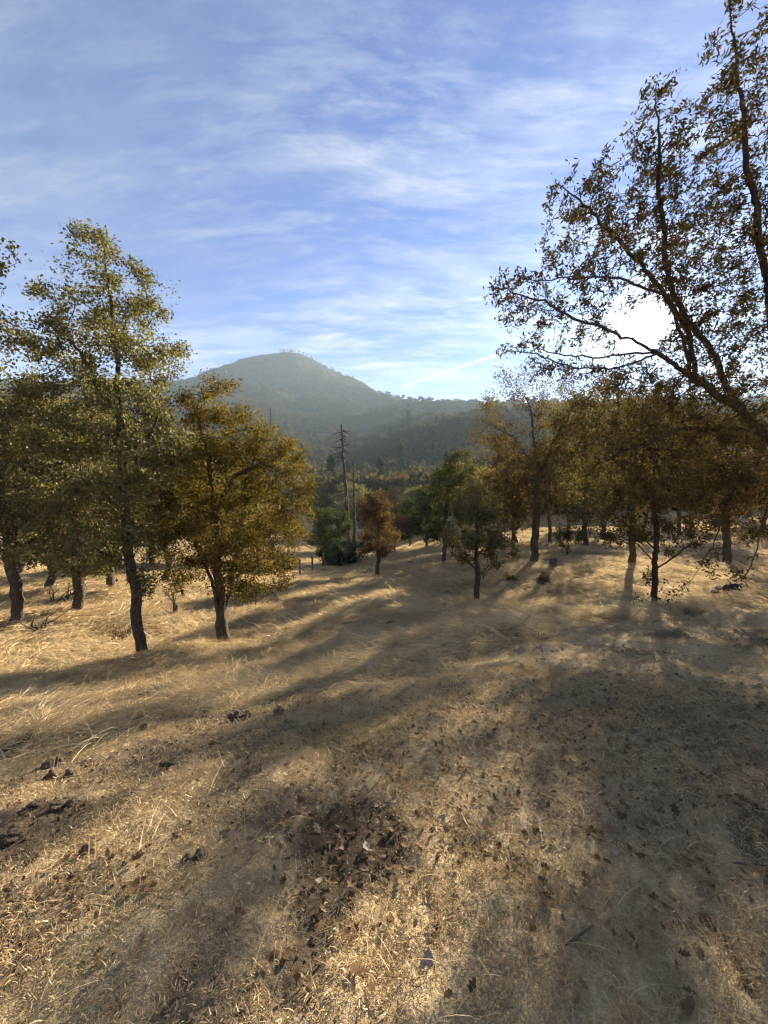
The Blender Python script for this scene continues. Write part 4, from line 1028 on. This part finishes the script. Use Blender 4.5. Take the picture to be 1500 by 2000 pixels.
for k, (u, v, w, lab) in enumerate([(716, 1664, 24, 'pale curled scrap with a hole on the dark leaf patch'), (838, 1883, 26, 'whitish curved scrap on the shaded stubble at bottom centre'),
    (1200, 1671, 16, 'pale scrap on shaded stubble at right'), (948, 1668, 16, 'white scrap at the edge of the sunlit stubble'), (622, 1728, 16, 'pale round scrap on stubble left of the dark patch'), (960, 1660, 13, 'tiny pale flake above the white scrap')]):
    scrap(lab, u, v, w, 80 + k)
print('rocks', round(time.time() - T0, 1))

# ------------------------------------------------------------------ scatter by geometry nodes
def scatter(name, pts, rot, scl, idx, protos, label, cat):
    me = bpy.data.meshes.new(name); n = len(pts)
    me.vertices.add(n); me.vertices.foreach_set('co', np.asarray(pts, np.float32).ravel())
    a = me.attributes.new('rot', 'FLOAT_VECTOR', 'POINT'); a.data.foreach_set('vector', np.asarray(rot, np.float32).ravel())
    a = me.attributes.new('scl', 'FLOAT', 'POINT'); a.data.foreach_set('value', np.asarray(scl, np.float32))
    a = me.attributes.new('idx', 'INT', 'POINT'); a.data.foreach_set('value', np.asarray(idx, np.int32))
    src = bpy.data.collections.new(name + '_source')
    for k, pm in enumerate(protos):
        o = bpy.data.objects.new('%s_source_%02d' % (name, k), pm); src.objects.link(o)
    ng = bpy.data.node_groups.new(name, 'GeometryNodeTree')
    ng.interface.new_socket('Geometry', in_out='INPUT', socket_type='NodeSocketGeometry')
    ng.interface.new_socket('Geometry', in_out='OUTPUT', socket_type='NodeSocketGeometry')
    N = ng.nodes; L = ng.links
    gi = N.new('NodeGroupInput'); go = N.new('NodeGroupOutput'); iop = N.new('GeometryNodeInstanceOnPoints')
    ci = N.new('GeometryNodeCollectionInfo'); ci.inputs['Collection'].default_value = src
    ci.inputs['Separate Children'].default_value = True; ci.inputs['Reset Children'].default_value = True
    def na(nm, dt):
        x = N.new('GeometryNodeInputNamedAttribute'); x.data_type = dt; x.inputs['Name'].default_value = nm
        return next(o for o in x.outputs if o.name == 'Attribute' and o.enabled)
    L.new(gi.outputs[0], iop.inputs['Points']); L.new(ci.outputs[0], iop.inputs['Instance'])
    iop.inputs['Pick Instance'].default_value = True
    L.new(na('idx', 'INT'), iop.inputs['Instance Index'])
    e2r = N.new('FunctionNodeEulerToRotation'); L.new(na('rot', 'FLOAT_VECTOR'), e2r.inputs[0]); L.new(e2r.outputs[0], iop.inputs['Rotation'])
    L.new(na('scl', 'FLOAT'), iop.inputs['Scale'])
    L.new(iop.outputs[0], go.inputs[0])
    o = link(name, me); md = o.modifiers.new('scatter', 'NODES'); md.node_group = ng
    return tag(o, label, cat, kind='stuff')

def blades(n, rg, radius, lmin, lmax, width, lean, curl, flow=None, seg=3):
    """one tuft: curved tapering blades"""
    a = rg.uniform(0, 6.28, n); rr = radius * np.sqrt(rg.random(n)); b = np.stack([rr * np.cos(a), rr * np.sin(a), np.full(n, -.006)], 1)
    az = rg.uniform(0, 6.28, n) if flow is None else rg.normal(0, flow, n)
    d = np.stack([np.cos(az), np.sin(az), np.zeros(n)], 1); L = rg.uniform(lmin, lmax, n); ln = lean[0] + (lean[1] - lean[0]) * rg.random(n)
    s = np.linspace(0, 1, seg + 1); V = []
    sw = rg.normal(0, .25, n)
    sd_ = np.stack([-np.sin(az), np.cos(az), np.zeros(n)], 1)
    tw = rg.uniform(0, 3.14, n); wd = np.cos(tw)[:, None] * sd_ + np.sin(tw)[:, None] * np.array([0, 0, 1.0])
    for k, t in enumerate(s):
        ang_ = ln + curl * t
        x = L * t * np.sin(np.minimum(ang_, 1.62)); z = L * t * np.cos(np.minimum(ang_, 1.62))
        c = b + d * x[:, None] + sd_ * (sw * L * t * t)[:, None] + np.array([0, 0, 1.0]) * z[:, None]
        w = width * (1 - .85 * t)
        V += [c - wd * w / 2, c + wd * w / 2]
    V = np.stack(V, 1); m = V.shape[1]
    q = np.array([(2 * k, 2 * k + 1, 2 * k + 3, 2 * k + 2) for k in range(seg)])
    Q = (np.arange(n)[:, None, None] * m + q[None]).reshape(-1, 4)
    return V.reshape(-1, 3), Q, np.repeat(rg.random(n), m)
def tuft(name, m, *a, **k):
    v, q, r = blades(*a, **k); return mesh_np(name, v, [q], [m], False, {'rnd': r})
g = np.random.default_rng(90)
STUB = [tuft('stub', M_STUB, 40, g, .085, .008, .030, .0030, (.3, 1.5), .3, seg=2) for _ in range(4)]
STUBL = [tuft('stubl', M_STRAW, 7, g, .07, .05, .13, .0024, (.6, 1.5), .5, seg=3) for _ in range(2)]
STRAWS = [tuft('straws', M_STRAW, 3, g, .09, .10, .26, .0030, (1.1, 1.5), .2, seg=3) for _ in range(2)]
LODG = [tuft('lodged', M_STRAW, 48, g, .15, .16, .42, .0095, (.75, 1.35), .55, flow=1.1) for _ in range(4)]
UPR = [tuft('upright', M_STRAW, 40, g, .09, .18, .46, .0080, (.1, .8), .9) for _ in range(3)]
FARG = [tuft('fargrass', M_STRAW, 80, g, .34, .18, .45, .020, (.5, 1.3), .5, flow=1.2) for _ in range(3)]
GREEN = [tuft('greeng', M_GREENG, 40, g, .10, .03, .10, .002, (.2, 1.1), .5) for _ in range(2)]

def fan(n, r0, r1, amax=0.86, power=1.0):
    r = np.sqrt(g.random(n) * (r1 ** 2 - r0 ** 2) + r0 ** 2) if power == 1 else r0 + (r1 - r0) * g.random(n) ** power
    a = g.uniform(-amax, amax, n); return r * np.sin(a), r * np.cos(a)
# short stubble in the foreground
x, y = fan(74000, .95, 12, 1.2); x2, y2 = fan(22000, .8, 4.2, 1.3); x = np.concatenate([x, x2]); y = np.concatenate([y, y2]); so = soil_shade_map(x, y); ta = tall_map(x, y)
pp = np.clip(1 - 1.15 * so, .04, 1) * (1 - .8 * ta) * (.55 + .9 * fbm(x * 3, y * 3, 3, 61)); k = g.random(len(x)) < pp
x, y = x[k], y[k]; z = zfun(x, y); n = len(x)
idx = np.where(g.random(n) < .075, g.integers(4, 8, n), g.integers(0, 4, n))
scatter('stubble_grass', np.stack([x, y, z], 1), np.stack([g.normal(0, .12, n), g.normal(0, .12, n), g.uniform(0, 6.28, n)], 1), g.uniform(.7, 1.35, n), idx, STUB + STUBL + STRAWS, 'short dry straw stubble covering the foreground', 'grass')
# long lodged grass in swathes
x, y = fan(56000, 2.2, 20, 1.15, 0.8); ta = tall_map(x, y)
pp = ta * (1 - .7 * soil_shade_map(x, y)) * (.35 + 1.1 * fbm(x * .8, y * .8, 3, 62)); k = g.random(len(x)) < pp; x, y = x[k], y[k]; z = zfun(x, y); n = len(x)
flow = (fbm(x * .45, y * .45, 2, 63) - .5) * 9 + 2.8 + g.normal(0, .9, n)
up_ = g.random(n) < .34 * sstep(.42, .62, fbm(x * .7, y * .7, 2, 64)) + .03
idx = np.where(up_, g.integers(4, 7, n), g.integers(0, 4, n))
scatter('lodged_grass', np.stack([x, y, z], 1), np.stack([g.normal(0, .1, n), g.normal(0, .1, n), flow], 1), g.uniform(.5, 1.1, n) * (.75 + .5 * fbm(x * .6, y * .6, 2, 65)), idx, LODG + UPR, 'long lodged golden grass lying in swathes', 'grass')
# meadow grass further off
x, y = fan(30000, 10, 64, .92, .8); pp = .25 + 1.0 * fbm(x * .35, y * .35, 3, 66); k = g.random(len(x)) < pp; x, y = x[k], y[k]; z = zfun(x, y); n = len(x)
flow = (fbm(x * .2, y * .2, 2, 67) - .5) * 9 + 2.8
scatter('meadow_grass', np.stack([x, y, z], 1), np.stack([np.zeros(n), np.zeros(n), flow], 1), g.uniform(.6, 1.2, n), g.integers(0, 3, n), FARG, 'dry grass of the sunlit slope further off', 'grass')
# a few green shoots in the hollow
c = hit(655, 1442); n = 120; x = c[0] + g.normal(0, .35, n); y = c[1] + g.normal(0, .16, n); z = zfun(x, y)
scatter('green_grass', np.stack([x, y, z], 1), np.stack([np.zeros(n), np.zeros(n), g.uniform(0, 6, n)], 1), g.uniform(.6, 1.2, n), g.integers(0, 2, n), GREEN, 'faint green shoots in the hollow at centre', 'grass')
# distinct clumps one can point at
def clump(label, u, v, wpx, hpx, seed, n=420):
    p = hit(u, v); s = p[1] / F; rg = np.random.default_rng(seed)
    vv, q, r = blades(n, rg, wpx * s * .42, hpx * s * .6, hpx * s * 1.4, max(.004, .8 * s), (.1, 1.0), .8)
    return tag(link('grass_clump', mesh_np('grass_clump', vv, [q], [M_STRAW], False, {'rnd': r}), None, p), label, 'grass clump', 'bright clumps of standing grass')
clump('broad golden grass clump at the foot of the small rounded oak', 985, 1196, 105, 30, 1, 900)
clump('smaller golden grass clump right of the broad clump', 1130, 1204, 70, 26, 2, 600)
clump('pale grass clump in the shade right of centre', 815, 1345, 75, 26, 3, 500)
clump('grass clump on the hummock at centre', 740, 1290, 50, 20, 4, 350)
clump('bright fringe of grass above the green shoots', 690, 1432, 60, 22, 5, 350)
clump('low grass clump at the foot of the golden oak', 470, 1245, 70, 16, 6, 400)
print('grass', round(time.time() - T0, 1))

# ------------------------------------------------------------------ fallen leaves
def litter_mat(name):
    m, t, out = mat(name)
    at = t.new('ShaderNodeAttribute', attribute_name='rnd').outputs['Fac']; oi = t.new('ShaderNodeObjectInfo').outputs['Random']
    f = t.math('FRACT', t.math('ADD', at, oi))
    col = t.ramp(f, [(0, (.12, .080, .050)), (.25, (.20, .125, .070)), (.5, (.30, .195, .11)), (.8, (.38, .265, .155)), (1, (.46, .35, .22))])
    n = t.noise(t.new('ShaderNodeTexCoord').outputs['Object'], 45, 3); col = t.mix(t.math('MULTIPLY', n, .5), col, (.08, .05, .03, 1))
    d = t.new('ShaderNodeBsdfDiffuse'); t.l.new(col, d.inputs[0]); tr = t.new('ShaderNodeBsdfTranslucent'); t.l.new(col, tr.inputs[0])
    mx = t.new('ShaderNodeMixShader'); mx.inputs[0].default_value = .42; t.l.new(d.outputs[0], mx.inputs[1]); t.l.new(tr.outputs[0], mx.inputs[2])
    t.l.new(mx.outputs[0], out.inputs[0]); return m
M_LITTER = litter_mat('fallen_leaf')
def lobed_leaf(seed):
    """dry oak leaf: lobed outline either side of a midrib, curled"""
    rg = np.random.default_rng(seed); n = 8; t = np.linspace(0, 1, n)
    w = .30 * np.sin(math.pi * np.clip(t * .96 + .03, 0, 1)) ** .7 * (1 + .38 * np.cos(t * 2 * math.pi * 3.2 + .6)); w[0] = .015; w[-1] = .01
    c1, c2 = rg.uniform(.15, .75), rg.uniform(-.5, .9); V = []
    for i in range(n):
        zc_ = c1 * (t[i] - .5) ** 2
        for s in (-1, 0, 1):
            V.append((t[i], s * w[i] * rg.uniform(.85, 1.15), zc_ + abs(s) * w[i] * c2 * .8 + rg.normal(0, .012)))
    V = np.array(V) - [.5, 0, 0]
    Q = []
    for i in range(n - 1):
        a = i * 3; Q += [(a, a + 1, a + 4, a + 3), (a + 1, a + 2, a + 5, a + 4)]
    return V, np.array(Q)
LL = [lobed_leaf(s) for s in range(8)]
def leaf_density(x, y):
    d = .25 + .9 * sstep(.45, .7, fbm(x * 1.1, y * 1.1, 3, 91))
    for key, rx, ry, kk in [((690, 1640), .32, .28, 2.2), ((1300, 1420), 2.2, 1.2, 1.2), ((1200, 1480), 1.8, .9, .9), ((90, 1720), .45, .25, 2.0), ((30, 1780), .4, .3, 1.6)]:
        c = HC[key]; d = d + kk * ell(x, y, c[0], c[1], rx, ry)
    return d * (1 - .85 * tall_map(x, y))
x, y = fan(54000, 1.0, 9.5, 1.15); dns = leaf_density(x, y); k = g.random(len(x)) < dns * .42; x, y = x[k], y[k]
nr = np.hypot(x, y); order = np.argsort(nr); x, y = x[order], y[order]
z = zfun(x, y); pos_l = np.stack([x, y, z], 1); sz_l = g.uniform(.016, .042, len(x)) * np.where(g.random(len(x)) < .10, 1.5, 1.0)
vis = np.sort(np.argsort(-sz_l / np.hypot(x, y) * (np.abs(x) < .97 * y) * (y > 1.1))[:300])
LMES = [mesh_np('fallen_leaf', V, [Q], [M_LITTER], True, {'rnd': np.full(len(V), .13 * i)}) for i, (V, Q) in enumerate(LL)]
for k in vis:
    s = float(sz_l[k])
    o = link('fallen_leaf', LMES[k % 8], None, pos_l[k] + np.array([0, 0, .012 + s * .12]), (float(g.normal(0, .22)), float(g.normal(0, .22)), float(g.uniform(0, 6.28))), s)
    lx, ly = pos_l[k][0], pos_l[k][1]; pu = 750 + F * lx / ly; pv_ = 950 + F * (1.6 - pos_l[k][2]) / ly
    where = ('amid the dark leaf patch at lower centre' if abs(pu - 690) < 120 and 1560 < pv_ < 1720 else
             'in the bottom left corner stubble' if pu < 400 and pv_ > 1780 else 'on the sunlit stubble at lower left' if pu < 600 and pv_ > 1650 else
             'on bare earth at the left' if pu < 600 else 'on stubble at bottom centre' if pu < 1000 and pv_ > 1700 else
             'in the shaded bottom right corner' if pv_ > 1700 else 'on the trodden ground at centre' if pu < 1000 else 'on the shaded litter at right')
    tag(o, 'curled dry brown oak leaf ' + where, 'fallen leaf', 'fallen oak leaves ' + where)
rest = np.ones(len(x), bool); rest[vis] = False
xr = pos_l[rest]; sr = sz_l[rest]; Vs, Qs, Rs = [], [], []; off = 0
for i in range(8):
    sel = np.arange(len(xr)) % 8 == i; V, Q = LL[i]; V = V[:, :]; nn = sel.sum()
    if nn == 0: continue
    # coarser outline for the small ones
    Vc = V.reshape(-1, 3, 3)[[0, 1, 3, 5, 7]].reshape(-1, 3); Qc = np.array([q for a in range(0, 12, 3) for q in ((a, a + 1, a + 4, a + 3), (a + 1, a + 2, a + 5, a + 4))])
    az = g.uniform(0, 6.28, nn); px_, py_ = g.normal(0, .25, nn), g.normal(0, .25, nn)
    R = np.array([(Matrix.Rotation(a, 3, 'Z') @ Matrix.Rotation(b, 3, 'X') @ Matrix.Rotation(c_, 3, 'Y')) for a, b, c_ in zip(az, px_, py_)])
    P3 = np.einsum('nij,mj->nmi', R, Vc) * sr[sel][:, None, None] + xr[sel][:, None] + np.array([0, 0, .01])
    Vs.append(P3.reshape(-1, 3)); Qs.append((np.arange(nn)[:, None, None] * len(Vc) + Qc[None]).reshape(-1, 4) + off); off += nn * len(Vc); Rs.append(np.repeat(g.random(nn), len(Vc)))
tag(link('leaf_litter', mesh_np('leaf_litter', np.concatenate(Vs), [np.concatenate(Qs)], [M_LITTER], False, {'rnd': np.concatenate(Rs)})), 'brown oak leaf litter strewn over the meadow floor', 'leaf litter', kind='stuff')
# crumbs of earth on the bare patches
x, y = fan(24000, 1.0, 8, .88); k = g.random(len(x)) < soil_shade_map(x, y) ** 1.3 * .75; x, y = x[k], y[k]; n = len(x)
CRUMB = [rock_mesh(200 + s, .7, .55, 1, M_CLOD) for s in range(4)]
scatter('earth_crumbs', np.stack([x, y, zfun(x, y) + .003], 1), g.uniform(0, 6.28, (n, 3)), .004 + .015 * g.random(n) ** 3, g.integers(0, 4, n), CRUMB, 'crumbs of dry earth on the bare patches', 'soil')
print('litter', round(time.time() - T0, 1))

# ------------------------------------------------------------------ woods on the far slopes
def far_proto(seed, h, w, n, kind):
    rg = np.random.default_rng(seed); d = rg.normal(0, 1, (n, 3)); d /= np.linalg.norm(d, axis=1, keepdims=True)
    if kind == 'round':
        cs_ = np.stack([rg.uniform(-.3, .3, 7) * w, rg.uniform(-.3, .3, 7) * w, rg.uniform(.45, .8, 7) * h], 1); c = cs_[rg.integers(0, 7, n)]
        p = c + d * (rg.random(n) ** .4)[:, None] * np.array([w * .3, w * .3, h * .22]); ls = .14 * w
    else:
        t = rg.random(n) ** .8; a = rg.uniform(0, 6.28, n); rr = w * .5 * (1 - t) ** .8 * rg.random(n) ** .4
        p = np.stack([rr * np.cos(a), rr * np.sin(a), h * (.08 + .92 * t)], 1); ls = .26 * w
    v, q, r = leaf_geo(p, ls * rg.uniform(.6, 1.3, n), rg, LEAF4)
    tv, tq = tube(np.array([(0, 0, -.5), (.05 * w, 0, h * .4), (0, .04 * w, h * .8)]), [.03 * h, .022 * h, .006 * h], 5)
    rn = np.concatenate([r, np.zeros(len(tv))])
    me = mesh_np('far_tree', np.vstack([v, tv]), [q, tq + len(v)], [M_NEEDLE if kind == 'cone' else M_CHAP], False, {'rnd': rn})
    return me
FP = [far_proto(300, 8, 8, 420, 'round'), far_proto(301, 7, 8, 380, 'round'), far_proto(302, 9, 7, 420, 'round'), far_proto(303, 14, 4.5, 420, 'cone'), far_proto(304, 17, 5, 420, 'cone'), far_proto(305, 2.6, 4.5, 200, 'round')]
n = 9000; a = g.uniform(-.95, .95, n); r = np.exp(g.uniform(math.log(66), math.log(430), n)); x, y = r * np.sin(a), r * np.cos(a)
k = g.random(n) < .35 + .75 * fbm(x / 40, y / 40, 3, 95)
# keep the bare bank below the far wood open
uu_ = 750 + F * x / y; k &= ~((y < 105) & (uu_ > 540) & (uu_ < 640)); k &= ~((y < 78) & (uu_ < 1000)); k &= ~((y < 64) & (uu_ > 1000))
x, y = x[k], y[k]; n = len(x); con = g.random(n) < .018
idx = np.where(con, g.integers(3, 5, n), g.integers(0, 3, n))
scatter('valley_wood', np.stack([x, y, zfun(x, y) - .3], 1), np.stack([np.zeros(n), np.zeros(n), g.uniform(0, 6, n)], 1), g.uniform(.55, 1.15, n), idx, FP, 'hazy mixed wood covering the lower ridge across the valley', 'wood')
n = 16000; a = g.uniform(-.95, .95, n); r = np.exp(g.uniform(math.log(420), math.log(1500), n)); x, y = r * np.sin(a), r * np.cos(a)
f_ = fbm(x / 110, y / 110, 4, 96); k = g.random(n) < .15 + 1.1 * sstep(.4, .62, f_); x, y, r = x[k], y[k], r[k]; n = len(x); t = g.random(n)
lowc = np.clip((zfun(x, y) - 120) / 140, 0, 1)
idx = np.where(t < .72 * lowc + .25, 5, np.where((t > .97) & (lowc < .15), g.integers(3, 5, n), g.integers(0, 3, n)))
scatter('mountain_brush', np.stack([x, y, zfun(x, y) - .4], 1), np.stack([np.zeros(n), np.zeros(n), g.uniform(0, 6, n)], 1), g.uniform(.7, 1.4, n) * np.where(idx == 5, 1.0, .75), idx, FP, 'dark brush and scattered trees covering the distant mountain', 'brush')
# countable trees along the summit
SUMMIT = None
for u, s in [(552, .8), (559, 1.0), (566, .9), (573, 1.15), (580, 1.0), (588, 1.1), (596, .95), (603, .8), (611, .9), (620, .7), (630, .75), (642, .6)]:
    Ys = np.linspace(800, 1100, 61); xs = (u - 750) / F * Ys; zz = zfun(xs, Ys); kq = int(np.argmax((zz - 1.6) / Ys))
    Yc = Ys[kq]; root = empty('summit_tree', (xs[kq], Yc, zz[kq] - .5)); root.scale = (.95 * s * random.uniform(.9, 1.5), .95 * s * random.uniform(.9, 1.5), .85 * s); root.rotation_euler = (0, 0, u)
    tag(root, 'tiny tree in the row along the mountain summit', 'tree', 'trees on the mountain summit')
    if SUMMIT is None:
        rg = np.random.default_rng(9); nl = 260; d = rg.normal(0, 1, (nl, 3)); d /= np.linalg.norm(d, axis=1, keepdims=True)
        v, q, rn = leaf_geo(np.array([0, 0, 6.0]) + d * (rg.random(nl) ** .5)[:, None] * [2.6, 2.6, 2.6], .8 * rg.uniform(.6, 1.3, nl), rg, LEAF4)
        tv, tq = tube(np.array([(0, 0, -.5), (.1, 0, 2.5), (0, .1, 6.5)]), [.28, .2, .06], 6)
        SUMMIT = (mesh_np('trunk', tv, [tq], [M_BARKD]), mesh_np('crown', v, [q], [M_CHAP], False, {'rnd': rn}))
    link('trunk', SUMMIT[0], root); tag(link('crown', SUMMIT[1], root), kind='stuff')
print('far', round(time.time() - T0, 1))

# ------------------------------------------------------------------ haze
hz, t, out = mat('haze')
pv = t.new('ShaderNodeVolumePrincipled'); pv.inputs['Density'].default_value = 0.00027; pv.inputs['Color'].default_value = (0.66, 0.85, 1.0, 1); pv.inputs['Anisotropy'].default_value = 0.1
t.l.new(pv.outputs[0], out.inputs['Volume'])
zmax = float(Z.max()) + 40; zmin = float(Z.min()) - 3
s = 3800
V = np.array([(x_, y_, z_) for x_ in (-s, s) for y_ in (-s, s) for z_ in (zmin, zmax)], float)
Q = np.array([(0, 1, 3, 2), (4, 6, 7, 5), (0, 4, 5, 1), (2, 3, 7, 6), (0, 2, 6, 4), (1, 5, 7, 3)])
tag(link('haze', mesh_np('haze', V, [Q], [hz])), 'thin valley haze filling the air', 'haze', kind='stuff')
print('done', round(time.time() - T0, 1), 'zmax', zmax, 'zmin', zmin)

nt_ = sum(sum(len(p.vertices) - 2 for p in me.polygons) * 0 + int(len(me.loops) - 2 * len(me.polygons)) for me in {o.data for o in sc.objects if o.type == 'MESH'})
print('triangles', nt_)
